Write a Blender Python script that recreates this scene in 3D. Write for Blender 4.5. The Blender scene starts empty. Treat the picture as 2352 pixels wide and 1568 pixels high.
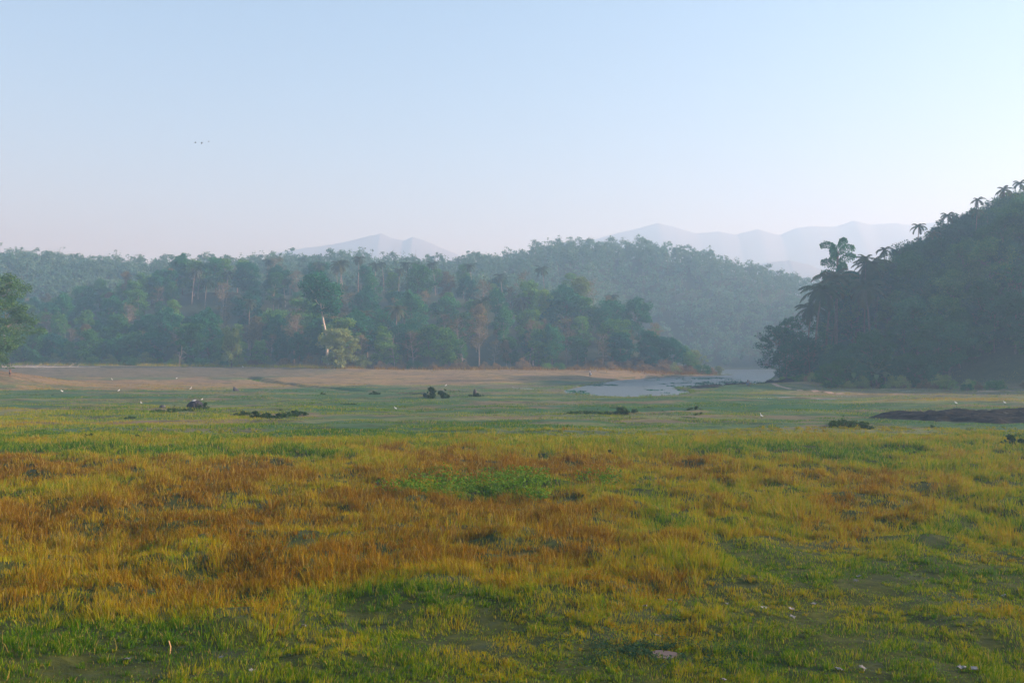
import bpy, math, random
import numpy as np
from math import radians, sin, cos, pi
SC = bpy.context.scene
COL = SC.collection
# ---------------------------------------------------------------- camera, sky, sun, exposure
CAMZ = 6.0
cam = bpy.data.cameras.new("camera"); camo = bpy.data.objects.new("camera", cam); COL.objects.link(camo)
cam.lens = 35; cam.sensor_width = 36; cam.clip_start = 0.1; cam.clip_end = 6000
camo.location = (0, 0, CAMZ); camo.rotation_euler = (radians(90 + 0.852), 0, 0)
SC.camera = camo
SUN_EL, SUN_AZ = 20.0, 92.0          # elevation, degrees to the right of the view
world = bpy.data.worlds.new("World"); SC.world = world; world.use_nodes = True
wn = world.node_tree; bg = wn.nodes["Background"]
sky = wn.nodes.new("ShaderNodeTexSky"); sky.sky_type = 'NISHITA'; sky.sun_disc = False
sky.sun_elevation = radians(SUN_EL); sky.sun_rotation = radians(SUN_AZ)
sky.air_density = 1.0; sky.dust_density = 0.3; sky.ozone_density = 1.4
wn.links.new(sky.outputs[0], bg.inputs[0]); bg.inputs[1].default_value = 0.095
sl = bpy.data.lights.new("sun", 'SUN'); sl.energy = 5.0; sl.angle = radians(0.6); sl.color = (1.0, 0.90, 0.84)
so = bpy.data.objects.new("sun", sl); COL.objects.link(so)
so.rotation_euler = (radians(90 - SUN_EL), 0, radians(180 - SUN_AZ))
SC.view_settings.view_transform = 'Standard'; SC.view_settings.look = 'None'
SC.view_settings.exposure = 1.32; SC.view_settings.gamma = 1.0
SC.render.engine = 'CYCLES'
cy = SC.cycles
cy.max_bounces = 6; cy.diffuse_bounces = 2; cy.glossy_bounces = 2; cy.transmission_bounces = 3
cy.transparent_max_bounces = 4; cy.volume_bounces = 1
HAZE_DENSITY = 0.00102; HAZE_ABSORB = (0.64, 0.42, 0.32); HAZE_COLOR = (0.43, 0.71, 0.98); HAZE_ANISO = 0.30
HAZE_TOP = 356.0

# ---------------------------------------------------------------- helpers
F2 = 2286.7
def G(px, py, z=0.0):
    "photo point (2352 wide) on a level z -> ground x, y"
    d = (CAMZ - z) * F2 / (py - 818.0)
    return (px - 1176.0) / F2 * d, d
def ss(t):
    t = np.clip(t, 0, 1); return t * t * (3 - 2 * t)
def hsh(ix, iy, s):
    n = (ix.astype(np.int64) * 374761393 + iy.astype(np.int64) * 668265263 + s * 1442695041) & 0xffffffff
    n = ((n ^ (n >> 13)) * 1274126177) & 0xffffffff
    n = ((n ^ (n >> 16)) * 2246822519) & 0xffffffff
    return ((n ^ (n >> 15)) & 0xffffff) / float(0xffffff)
def vn(x, y, s=0):
    x = np.asarray(x, float); y = np.asarray(y, float)
    ix = np.floor(x); iy = np.floor(y); fx = ss(x - ix); fy = ss(y - iy)
    a = hsh(ix, iy, s); b = hsh(ix + 1, iy, s); c = hsh(ix, iy + 1, s); d = hsh(ix + 1, iy + 1, s)
    return (a + (b - a) * fx) * (1 - fy) + (c + (d - c) * fx) * fy
def fbm(x, y, s=0, o=4):
    t = 0; a = 0.5; n = 0
    x = np.asarray(x, float); y = np.asarray(y, float)
    for i in range(o):
        t = t + a * vn(x + 17.3 * i, y - 9.1 * i, s + i); n += a; a *= 0.5; x = x * 2.03; y = y * 2.03
    return t / n
def make_mesh(name, V, faces, smooth=False, attrs=None):
    me = bpy.data.meshes.new(name)
    V = np.asarray(V, np.float32)
    fl = [np.asarray(f, np.int32) for f in faces if len(f)]
    me.vertices.add(len(V)); me.vertices.foreach_set("co", V.ravel())
    li = np.concatenate([f.ravel() for f in fl]); ct = np.concatenate([np.full(len(f), f.shape[1], np.int32) for f in fl])
    st = np.concatenate([[0], np.cumsum(ct)[:-1]]).astype(np.int32)
    me.loops.add(len(li)); me.loops.foreach_set("vertex_index", li)
    me.polygons.add(len(ct)); me.polygons.foreach_set("loop_start", st); me.polygons.foreach_set("loop_total", ct)
    if smooth: me.polygons.foreach_set("use_smooth", np.ones(len(ct), bool))
    for k, v in (attrs or {}).items():
        a = me.attributes.new(k, 'FLOAT', 'POINT'); a.data.foreach_set("value", np.asarray(v, np.float32))
    me.update(calc_edges=True)
    return me
def add(name, me, mat=None, parent=None, loc=None):
    if mat is not None:
        me.materials.clear(); me.materials.append(mat)
    o = bpy.data.objects.new(name, me); COL.objects.link(o)
    if parent: o.parent = parent
    if loc is not None: o.location = loc
    return o
def empty(name, loc=(0, 0, 0), rz=0, s=1.0):
    o = bpy.data.objects.new(name, None); COL.objects.link(o)
    o.location = loc; o.rotation_euler = (0, 0, rz); o.scale = (s, s, s); o.empty_display_size = 0.5
    return o
def tag(o, label=None, cat=None, group=None, kind=None):
    if label: o["label"] = label
    if cat: o["category"] = cat
    if group: o["group"] = group
    if kind: o["kind"] = kind
    return o
def copy_tree(o):
    c = o.copy(); COL.objects.link(c)
    for ch in o.children:
        d = ch.copy(); COL.objects.link(d); d.parent = c
    return c
ORD = "zeroth first second third fourth fifth sixth seventh eighth ninth tenth eleventh twelfth thirteenth fourteenth fifteenth sixteenth seventeenth eighteenth nineteenth twentieth".split()
def ordn(i):
    if i <= 20: return ORD[i]
    t = {2: "twenty", 3: "thirty", 4: "forty"}[i // 10]
    return (t[:-1] + "ieth") if i % 10 == 0 else t + "-" + ORD[i % 10]

# ---------------------------------------------------------------- materials
def new_mat(name):
    m = bpy.data.materials.new(name); m.use_nodes = True
    n = m.node_tree.nodes; n.clear()
    out = n.new("ShaderNodeOutputMaterial"); return m, m.node_tree, out
def noise(nt, scale, detail=3, rough=0.6, vec=None, coord='Object', dist=0.0):
    tc = nt.nodes.new("ShaderNodeTexCoord") if vec is None else None
    t = nt.nodes.new("ShaderNodeTexNoise"); t.inputs["Scale"].default_value = scale
    t.inputs["Detail"].default_value = detail; t.inputs["Roughness"].default_value = rough
    t.inputs["Distortion"].default_value = dist
    nt.links.new(vec if vec is not None else tc.outputs[coord], t.inputs["Vector"])
    return t.outputs["Fac"]
def math_(nt, op, a, b=None, clamp=False):
    m = nt.nodes.new("ShaderNodeMath"); m.operation = op; m.use_clamp = clamp
    for i, v in enumerate((a, b)):
        if v is None: continue
        if isinstance(v, (int, float)): m.inputs[i].default_value = v
        else: nt.links.new(v, m.inputs[i])
    return m.outputs[0]
def ramp(nt, fac, stops):
    r = nt.nodes.new("ShaderNodeValToRGB"); e = r.color_ramp.elements
    while len(e) < len(stops): e.new(0.5)
    for el, (p, c) in zip(e, stops): el.position = p; el.color = (c[0], c[1], c[2], 1)
    nt.links.new(fac, r.inputs[0]); return r.outputs[0]
def mixc(nt, fac, a, b):
    m = nt.nodes.new("ShaderNodeMix"); m.data_type = 'RGBA'
    for idx, v in ((0, fac), (6, a), (7, b)):
        if isinstance(v, (int, float)): m.inputs[idx].default_value = v
        elif isinstance(v, tuple): m.inputs[idx].default_value = (v[0], v[1], v[2], 1)
        else: nt.links.new(v, m.inputs[idx])
    return m.outputs[2]
def attr(nt, name):
    a = nt.nodes.new("ShaderNodeAttribute"); a.attribute_name = name; return a.outputs["Fac"]
def leafy(nt, out, col, trans=0.3, spec=0.0):
    d = nt.nodes.new("ShaderNodeBsdfDiffuse"); t = nt.nodes.new("ShaderNodeBsdfTranslucent")
    nt.links.new(col, d.inputs[0]); nt.links.new(col, t.inputs[0])
    m = nt.nodes.new("ShaderNodeMixShader"); m.inputs[0].default_value = trans
    nt.links.new(d.outputs[0], m.inputs[1]); nt.links.new(t.outputs[0], m.inputs[2])
    nt.links.new(m.outputs[0], out.inputs[0])
def leaf_mat(name, stops, noise_scale=0.35, trans=0.3):
    m, nt, out = new_mat(name)
    oi = nt.nodes.new("ShaderNodeObjectInfo")
    f = math_(nt, 'MULTIPLY', attr(nt, "tint"), 0.35)
    f = math_(nt, 'ADD', f, math_(nt, 'MULTIPLY', noise(nt, noise_scale, 2), 0.35))
    f = math_(nt, 'ADD', f, math_(nt, 'MULTIPLY', oi.outputs["Random"], 0.42))
    f = math_(nt, 'SUBTRACT', f, 0.08, True)
    leafy(nt, out, ramp(nt, f, stops), trans); return m
def bark_mat(name, a, b, scale=3.0):
    m, nt, out = new_mat(name)
    bs = nt.nodes.new("ShaderNodeBsdfPrincipled"); bs.inputs["Roughness"].default_value = 0.85; bs.inputs["Specular IOR Level"].default_value = 0.1
    nt.links.new(ramp(nt, noise(nt, scale, 4), [(0.3, a), (0.7, b)]), bs.inputs["Base Color"])
    nt.links.new(bs.outputs[0], out.inputs[0]); return m
def plain_mat(name, c, c2=None, scale=8, rough=0.7, spec=0.3):
    m, nt, out = new_mat(name)
    bs = nt.nodes.new("ShaderNodeBsdfPrincipled"); bs.inputs["Roughness"].default_value = rough
    bs.inputs["Specular IOR Level"].default_value = spec
    nt.links.new(ramp(nt, noise(nt, scale, 3), [(0.3, c), (0.7, c2 or c)]), bs.inputs["Base Color"])
    nt.links.new(bs.outputs[0], out.inputs[0]); return m
M = {}
M['leaf'] = leaf_mat("leaf_green", [(0.1, (.010, .085, .022)), (0.4, (.040, .180, .034)), (0.7, (.16, .33, .045)), (1, (.38, .42, .08))])
M['leaf_cool'] = leaf_mat("leaf_cool", [(0.1, (.006, .075, .048)), (0.5, (.022, .17, .070)), (1, (.12, .32, .07))])
M['leaf_dry'] = leaf_mat("leaf_dry", [(0.1, (.07, .10, .035)), (0.5, (.17, .165, .060)), (1, (.33, .23, .09))])
M['leaf_light'] = leaf_mat("leaf_light", [(0.1, (.09, .16, .035)), (0.5, (.19, .27, .06)), (1, (.34, .36, .11))])
M['palm'] = leaf_mat("palm_leaf", [(0.1, (.030, .070, .030)), (0.5, (.060, .100, .038)), (0.85, (.14, .135, .055)), (1, (.26, .19, .09))])
M['banana'] = leaf_mat("banana_leaf", [(0.0, (.06, .13, .04)), (1, (.14, .22, .07))])
M['bush_brown'] = leaf_mat("bush_brown", [(0.1, (.11, .095, .035)), (0.5, (.24, .17, .07)), (1, (.36, .26, .11))])
M['bush_dark'] = leaf_mat("bush_dark", [(0.1, (.020, .055, .014)), (0.6, (.050, .10, .025)), (1, (.11, .15, .04))])
M['wood_far'] = leaf_mat("far_wood_leaf", [(0.15, (.020, .12, .08)), (0.5, (.07, .19, .11)), (.85, (.16, .24, .13)), (1, (.26, .26, .15))], 0.04)  # bluer, paler leaves: thicker mist put into the colour
M['bark'] = bark_mat("bark_brown", (.09, .065, .045), (.20, .155, .11))
M['bark_pale'] = bark_mat("bark_pale", (.40, .35, .28), (.62, .56, .47))
M['bark_grey'] = bark_mat("bark_grey", (.20, .16, .13), (.36, .30, .25))
# ---------------------------------------------------------------- terrain
WATER = np.array([(9.5, 180), (14.5, 203), (27.8, 257), (47.5, 298), (72.7, 327), (66, 350), (58, 385), (46, 440), (52, 466), (100, 470), (160, 474),
                  (165, 420), (120, 380), (92, 343), (70, 268), (56, 222), (46, 200), (38, 193), (30.5, 188), (31, 176), (30, 166), (25.4, 154), (16.6, 147), (12, 153), (8.5, 166)])
def sdf(x, y, P=WATER):
    "signed distance, negative inside"
    d = np.full(np.shape(x), 1e9); ins = np.zeros(np.shape(x), bool)
    n = len(P)
    for i in range(n):
        ax, ay = P[i]; bx, by = P[(i + 1) % n]
        ex, ey = bx - ax, by - ay
        t = np.clip(((x - ax) * ex + (y - ay) * ey) / (ex * ex + ey * ey), 0, 1)
        d = np.minimum(d, np.hypot(x - ax - t * ex, y - ay - t * ey))
        c = (ay > y) != (by > y)
        ins ^= c & (x < (bx - ax) * (y - ay) / ((by - ay) if by != ay else 1e-9) + ax)
    return np.where(ins, -d, d)
def pdist(x, y, pts):
    d = np.full(np.shape(x), 1e9)
    for (ax, ay), (bx, by) in zip(pts[:-1], pts[1:]):
        ex, ey = bx - ax, by - ay
        t = np.clip(((x - ax) * ex + (y - ay) * ey) / (ex * ex + ey * ey), 0, 1)
        d = np.minimum(d, np.hypot(x - ax - t * ex, y - ay - t * ey))
    return d
I = np.interp
def yF(x): return I(x, [-220, -160, -120, -90, -60, 0, 35, 55, 62], [345, 335, 325, 322, 302, 297, 300, 312, 320])
DITCH1 = [(-66, 246), (-58, 232), (-47, 212), (-41, 198), (-33, 186), (-21.6, 168), (-14, 160)]
DITCH2 = [(-4, 106), (2, 104.5), (8, 104), (14, 101), (18, 100.5)]
DITCH3 = [(2, 94.5), (8, 94), (14, 93.5), (19, 91), (21.5, 88)]
DITCH4 = [(38, 73), (44, 69), (52, 62)]
DITCH5 = [(-62, 179), (-55, 178.5), (-48, 178)]
PH = ([0, 6, 12, 28, 50, 90, 140, 240], [0, 2, 4.5, 14, 27, 42, 55, 60])
def T(x, y, fine=True):
    x = np.asarray(x, float); y = np.asarray(y, float)
    w = sdf(x, y)
    f = yF(x)
    rise = I(x, [-160, -60, -30, 20, 45, 60, 66], [3.2, 2.6, 2.0, 2.0, 2.0, 1.6, .3])
    z = rise * ss((y - 200) / (f - 200)) * (x < 66) 
    A1 = I(x, [-260, -200, -141, -77, -32, -14, 10, 35, 49, 56, 62], [20, 22, 30, 29, 28, 27, 24, 18, 11, 3, 0])
    L = I(x, [0, 35, 60], [115, 70, 40])
    h1 = A1 * ss((y - f + 2) / L) + z
    A2 = I(x, [-400, -288, -239, -180, -117, -43, -19, 6, 30, 55, 79, 104, 128, 158, 177, 202, 240, 400],
           [60, 56, 52, 50, 53, 51, 53, 56, 59, 61, 60, 56, 50, 41, 34, 22, 14, 10])
    y2 = I(x, [-100, 40, 60, 200], [395, 400, 470, 476])
    h2 = A2 * ss((y - y2) / (572 - y2)) - 25 * ss((y - 640) / 300)
    nh = (fbm(x / 45, y / 45, 5, 3) - .5)
    z = np.maximum(h1, h2) + nh * 8 * ss((np.maximum(h1, h2) - 4) / 12)
    # right hand hill
    x0 = 58 + (y - 190) * 0.12
    u = x - x0 + (fbm(x / 20, y / 20, 8, 2) - .5) * 5
    yf = I(x, [60, 75, 92, 120, 160, 200, 300], [190, 186, 180, 165, 142, 125, 110])
    h3 = I(u, *PH) * ss((y - yf + 3) / 45) * (1 - ss((y - 290) / 70))
    z = np.maximum(z, h3)
    # low mounds
    z = z + 3.2 * ss(1 - np.hypot((x + 108) / 26, (y - 200) / 24))
    z = z + 1.0 * ss(1.25 - pdist(x, y, [(37, 184), (46, 188), (58, 196), (70, 205)]) / 9)
    z = z + 0.5 * ss(1 - np.hypot((x - 62) / 30, (y - 118) / 35))
    # ditches
    for P, dp, wd in ((DITCH1, .7, 1.6), (DITCH2, .35, .9), (DITCH3, .4, .9), (DITCH4, .9, 2.2), (DITCH5, .35, .9)):
        z = z - dp * ss(1.4 - pdist(x, y, P) / wd)
    # hummocks
    nr = ss((75 - y) / 15) * ss((y - 8) / 8)
    tall = tallness(x, y)
    z = z + nr * (.35 + .65 * tall) * ((fbm(x / 2.0, y / 2.2, 21, 3) - .5) * .95)
    md = ss((y - 68) / 10) * ss((330 - y) / 60)
    z = z + md * ((fbm(x / 3.5, y / 1.8, 35, 3) - .5) * .38 + (ss((fbm(x / 14, y / 3.2, 37, 3) - .5) / .12) - .5) * .16)
    z = z + (fbm(x / 5, y / 5, 31, 3) - .5) * .22 + (fbm(x / 22, y / 14, 33, 2) - .5) * .35
    if fine: z = z + (fbm(x / .7, y / .7, 41, 2) - .5) * .06
    # bank the camera stands on
    z = z + 4.4 * ss((12.0 - y) / 10.0)
    # water basin
    k = ss((w + 1) / 14)
    z = np.where(w > 0, z * (0.12 + 0.88 * k) + 0.02, -0.25 - 0.6 * ss(-w / 6))
    return z
def tallness(x, y):
    "1 in the tall dry grass, 0 on the short mown patches"
    yb = I(x, [-20, -12, -6, 0, 4, 7, 12, 20, 40], [22.5, 22.5, 23.0, 22.5, 23.8, 29, 33, 34, 36])
    yb = yb + (fbm(x / 3, y / 3, 51, 3) - .5) * 9
    return ss((y - yb + 3) / 7) * (1 - ss((y - 70) / 8))
def Tz(x, y): return float(T(np.array([x]), np.array([y]))[0])
# one ground sheet, polar rings
def ring_grid():
    an = [np.linspace(-180, -42, 60)[:-1], np.linspace(-42, 42, 560), np.linspace(42, 180, 60)[1:-1]]
    a = np.radians(np.concatenate(an))
    r = np.concatenate([[0.6, 2, 4, 6, 8, 10, 12, 14], np.geomspace(15, 480, 520), np.geomspace(484, 640, 60), np.geomspace(650, 2950, 27)])
    return a, r
a, r = ring_grid(); A, R = np.meshgrid(a, r)
X = (R * np.sin(A)); Y = R * np.cos(A)
Z = T(X, Y); nR, nA = X.shape
idx = np.arange(nR * nA).reshape(nR, nA)
j2 = np.roll(idx, -1, axis=1)
Q = np.stack([idx[:-1], j2[:-1], j2[1:], idx[1:]], -1).reshape(-1, 4)
V = np.stack([X, Y, Z], -1).reshape(-1, 3)
V = np.vstack([V, [[0, 0, Tz(0, 0)]]]); cI = len(V) - 1
Ft = np.stack([np.full(nA, cI), np.roll(idx[0], -1), idx[0]], -1)
def dryness(x, y):
    n1 = fbm(x / 7, y / 9, 61, 4); n2 = fbm(x / 18, y / 5, 66, 4)
    # near grass: golden; fine greens
    near = .50 + (n1 - .5) * 1.5 + .75 * (fbm(x / 1.9, y / 2.3, 69, 3) - .5) + .25 * (fbm(x / 28, y / 22, 68, 2) - .5) - .40 * (1 - tallness(x, y)) - .02 * ss((y - 30) / 25)
    near = near + .20 * ss((9 - x) / 9) * tallness(x, y) * ss((62 - y) / 12) + .05 * (1 - tallness(x, y))
    # green patches
    for cx, cy, rx, ry, am in ((*G(1140, 1125), 4.5, 2.0, .8), (*G(680, 1045), 6, 3.5, .5), (*G(250, 1480), 4, 1.4, .5), (*G(900, 1380), 3, 1.0, .5), (*G(1800, 1300), 5, 2.5, .35), (*G(2200, 1340), 4, 2.5, .3), (*G(80, 1030), 9, 4, .7)):
        near = near - am * ss(1.3 - np.hypot((x - cx) / rx, (y - cy) / ry) + (n1 - .5))
    mid = .22 + (n2 - .5) * .8 + (fbm(x / 30, y / 3, 70, 3) - .5) * .5
    lf = ss((-x - 12) / 18)
    mid = mid + .22 * lf * ss((118 - y) / 20)
    orange_y = I(x, [-110, -60, -30, -10, 5, 20], [160, 168, 196, 205, 212, 225])
    far = .95 + (n2 - .5) * .5 - .75 * ss((y - 232 - (n1 - .5) * 30) / 12) * ss((-x - 42) / 16) - .5 * ss((fbm(x / 25, y / 2.5, 71, 3) - .56) / .06) * ss((215 - y) / 20)
    k1 = ss((y - 62 - (n1 - .5) * 22 - 14 * lf) / 12); k2 = ss((y - orange_y + (n2 - .5) * 16) / 14) * (x < 64)
    rh = ss((x - 34) / 12) * ss((y - 105) / 25)
    mid = mid + .30 * rh
    d = near * (1 - k1) + mid * k1
    return np.clip(d * (1 - k2) + far * k2, 0, 1)
def soilness(x, y):
    "bare brownish ground"
    n2 = fbm(x / 14, y / 4, 76, 4)
    s = ss((n2 - .53) / .10) * .7 * ss((y - 75) / 10)
    s = np.maximum(s, ss((T(x, y, False) - 2.2) / 1.0) * .85 * ss((y - 150) / 50))
    s = np.maximum(s, .8 * ss(1.2 - np.hypot((x + 112) / 24, (y - 200) / 22)))
    s = np.maximum(s, .6 * ss((x - 46) / 10) * ss((y - 140 - 14 * (n2 - .5)) / 10) * ss((235 - y) / 20))
    s = np.maximum(s, .75 * ss((y - 238) / 10) * ss((-x - 40) / 16))
    w = sdf(x, y)
    s = np.maximum(s, .6 * ss(1 - w / 5))
    return np.clip(s, 0, 1)
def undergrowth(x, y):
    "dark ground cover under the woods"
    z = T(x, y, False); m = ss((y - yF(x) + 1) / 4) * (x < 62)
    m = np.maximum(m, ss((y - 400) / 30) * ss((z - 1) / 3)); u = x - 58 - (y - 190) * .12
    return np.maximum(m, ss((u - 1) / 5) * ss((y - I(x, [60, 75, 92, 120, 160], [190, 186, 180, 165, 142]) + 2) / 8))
vx, vy = V[:, 0], V[:, 1]
gm, nt, out = new_mat("meadow_ground")
gs = nt.nodes.new("ShaderNodeBsdfPrincipled"); gs.inputs["Roughness"].default_value = 0.95; gs.inputs["Specular IOR Level"].default_value = 0.1
tc = nt.nodes.new("ShaderNodeTexCoord"); mp = nt.nodes.new("ShaderNodeMapping"); mp.inputs["Scale"].default_value = (0.35, 1.0, 1.0)
nt.links.new(tc.outputs["Object"], mp.inputs[0]); st = mp.outputs[0]
f = math_(nt, 'ADD', attr(nt, "dry"), math_(nt, 'MULTIPLY', math_(nt, 'SUBTRACT', noise(nt, .5, 5, .7, st), .5), .9), True)
c = ramp(nt, f, [(0.0, (.030, .105, .040)), (0.25, (.070, .130, .055)), (0.5, (.155, .175, .065)), (0.75, (.25, .19, .08)), (1, (.27, .185, .085))])
soil = ramp(nt, noise(nt, 1.3, 5, .7, st), [(0.3, (.12, .085, .055)), (0.7, (.25, .18, .12))])
c = mixc(nt, attr(nt, "soil"), c, soil)
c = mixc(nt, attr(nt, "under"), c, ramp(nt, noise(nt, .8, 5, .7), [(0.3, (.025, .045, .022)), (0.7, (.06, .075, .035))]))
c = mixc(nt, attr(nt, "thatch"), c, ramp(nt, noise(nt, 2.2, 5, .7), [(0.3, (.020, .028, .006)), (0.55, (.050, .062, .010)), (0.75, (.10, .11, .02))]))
shade_blotch = noise(nt, .6, 6, .75, st)
c = mixc(nt, math_(nt, 'MULTIPLY', ramp(nt, shade_blotch, [(0.51, (0, 0, 0)), (0.60, (1, 1, 1))]), .75), c, (.045, .060, .028))  # dark blotches painted in as shade on uneven ground
nf = noise(nt, 5, 5, .75)
c = mixc(nt, math_(nt, 'MULTIPLY', ramp(nt, nf, [(0.5, (0, 0, 0)), (0.66, (1, 1, 1))]), .5), c, (.05, .065, .03))
nt.links.new(c, gs.inputs["Base Color"])
bp = nt.nodes.new("ShaderNodeBump"); bp.inputs["Strength"].default_value = 0.8; bp.inputs["Distance"].default_value = 0.095
nt.links.new(noise(nt, 3.5, 6, .75), bp.inputs["Height"]); nt.links.new(bp.outputs[0], gs.inputs["Normal"])
nt.links.new(gs.outputs[0], out.inputs[0])
M['ground'] = gm
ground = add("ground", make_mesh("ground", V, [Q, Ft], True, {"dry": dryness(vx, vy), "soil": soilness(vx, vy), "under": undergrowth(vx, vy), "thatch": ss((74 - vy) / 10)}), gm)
tag(ground, kind="structure", label="meadow ground rising into low wooded hills")
# ---------------------------------------------------------------- water
wm, nt, out = new_mat("lake_water")
b = nt.nodes.new("ShaderNodeBsdfPrincipled"); b.inputs["Base Color"].default_value = (.07, .09, .09, 1); b.inputs["Roughness"].default_value = .30; b.inputs["IOR"].default_value = 1.33
bp = nt.nodes.new("ShaderNodeBump"); bp.inputs["Strength"].default_value = .9; bp.inputs["Distance"].default_value = .12
nt.links.new(noise(nt, 1.2, 3), bp.inputs["Height"]); nt.links.new(bp.outputs[0], b.inputs["Normal"]); nt.links.new(b.outputs[0], out.inputs[0])
wx = np.linspace(0, 180, 30); wy = np.linspace(140, 480, 40); WX, WY = np.meshgrid(wx, wy)
ii = np.arange(WX.size).reshape(WX.shape)
me = make_mesh("water", np.stack([WX, WY, np.full(WX.shape, -.12)], -1).reshape(-1, 3), [np.stack([ii[:-1, :-1], ii[:-1, 1:], ii[1:, 1:], ii[1:, :-1]], -1).reshape(-1, 4)])
tag(add("water", me, wm), kind="structure", label="still lake water under haze")
# ---------------------------------------------------------------- mountains
def mountain(pts, D, depth, label, seed):
    xs = np.array([(p[0] - 1176) / F2 * D for p in pts]); hs = np.array([CAMZ + (818 - p[1]) / F2 * D for p in pts])
    gx = np.linspace(xs[0], xs[-1], 260); gy = np.linspace(D - depth * .8, D + depth, 60)
    GX, GY = np.meshgrid(gx, gy)
    h = I(GX, xs, hs)
    v = (GY - D) / depth
    pr = np.where(v < 0, ss(1 + v / .8 ), ss(1 - v))
    rd = fbm(GX / 60, GY / 60, seed, 5) - .5
    Zm = h * pr + rd * 12 * (1 - pr) * pr * 4 - 3 + (fbm(gx / 14, gx * 0, seed, 3) - .5)[None] * 3
    ii = np.arange(GX.size).reshape(GX.shape)
    me = make_mesh("mountain", np.stack([GX, GY, Zm], -1).reshape(-1, 3), [np.stack([ii[:-1, :-1], ii[:-1, 1:], ii[1:, 1:], ii[1:, :-1]], -1).reshape(-1, 4)], True)
    tag(add("mountain", me, M['mountain']), kind="structure", label=label)
M['mountain'] = plain_mat("mountain_forest", (.17, .18, .19), (.19, .20, .21), .02, .95, .05)  # pale grey adds haze to the colour and softens the contrast
mountain([(560, 640), (640, 577), (700, 567), (760, 559), (820, 546), (850, 538), (875, 533), (900, 544), (925, 549), (950, 541), (980, 552), (1010, 565), (1060, 585), (1120, 640)], 2500, 340, "pale twin peaked mountain fading into haze left of centre", 3)
mountain([(1180, 600), (1300, 552), (1370, 546), (1430, 530), (1470, 520), (1510, 509), (1550, 518), (1600, 534), (1650, 528), (1690, 536), (1740, 523), (1790, 537), (1830, 520), (1870, 516), (1920, 518), (1960, 504), (2000, 513), (2060, 509), (2100, 515), (2200, 500), (2352, 520), (2500, 560)], 2500, 340, "long pale mountain chain fading into haze on the right", 4)
mountain([(1640, 690), (1700, 620), (1760, 598), (1810, 594), (1860, 606), (1920, 622), (1990, 640), (2100, 690)], 1700, 190, "low blue hill in haze behind the right hand palms", 5)
# ---------------------------------------------------------------- tree building
def tubes(paths, k=6):
    V = []; Qs = []; b = 0
    for pts, rad in paths:
        pts = np.asarray(pts, float); n = len(pts)
        tg = np.gradient(pts, axis=0); tg /= np.linalg.norm(tg, axis=1)[:, None] + 1e-9
        ref = np.array([1, 0, 0.]) if abs(tg[0][0]) < .8 else np.array([0, 1., 0])
        u = np.cross(tg, ref); u /= np.linalg.norm(u, axis=1)[:, None] + 1e-9; w = np.cross(tg, u)
        an = np.arange(k) / k * 2 * pi
        ring = pts[:, None] + np.asarray(rad)[:, None, None] * (np.cos(an)[None, :, None] * u[:, None] + np.sin(an)[None, :, None] * w[:, None])
        V.append(ring.reshape(-1, 3)); ii = b + np.arange(n * k).reshape(n, k); jj = np.roll(ii, -1, 1)
        Qs.append(np.stack([ii[:-1], jj[:-1], jj[1:], ii[1:]], -1).reshape(-1, 4)); b += n * k
    return np.vstack(V), np.vstack(Qs)
def limb(rng, p, d, L, r0, r1, n=6, wig=.12, up=.0):
    pts = [np.array(p, float)]; d = np.array(d, float)
    for i in range(n):
        d = d + rng.normal(0, wig, 3) + np.array([0, 0, up]); d /= np.linalg.norm(d)
        pts.append(pts[-1] + d * L / n)
    return np.array(pts), np.linspace(r0, r1, n + 1), d
def leaf_quads(rng, P, size, flat=.5, asp=.55):
    n = len(P); a = rng.normal(0, 1, (n, 3)); a[:, 2] *= flat; a /= np.linalg.norm(a, axis=1)[:, None] + 1e-9
    b = rng.normal(0, 1, (n, 3)); b[:, 2] *= flat; b -= (b * a).sum(1)[:, None] * a; b /= np.linalg.norm(b, axis=1)[:, None] + 1e-9
    s = size * rng.uniform(.6, 1.3, n)[:, None]
    V = np.stack([P - a * s * .5, P + b * s * .5 * asp, P + a * s * .5, P - b * s * .5 * asp], 1).reshape(-1, 3)
    return V, np.arange(n * 4).reshape(n, 4), np.repeat(rng.uniform(0, 1, n), 4)
def leaf_cloud(rng, cs, rs, per, squash=.7):
    out = []
    for c, r in zip(cs, rs):
        v = rng.normal(0, 1, (per, 3)); v /= np.linalg.norm(v, axis=1)[:, None]
        v *= (rng.uniform(0, 1, per) ** .45)[:, None] * r; v[:, 2] *= squash
        out.append(c + v)
    return np.vstack(out)
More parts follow.
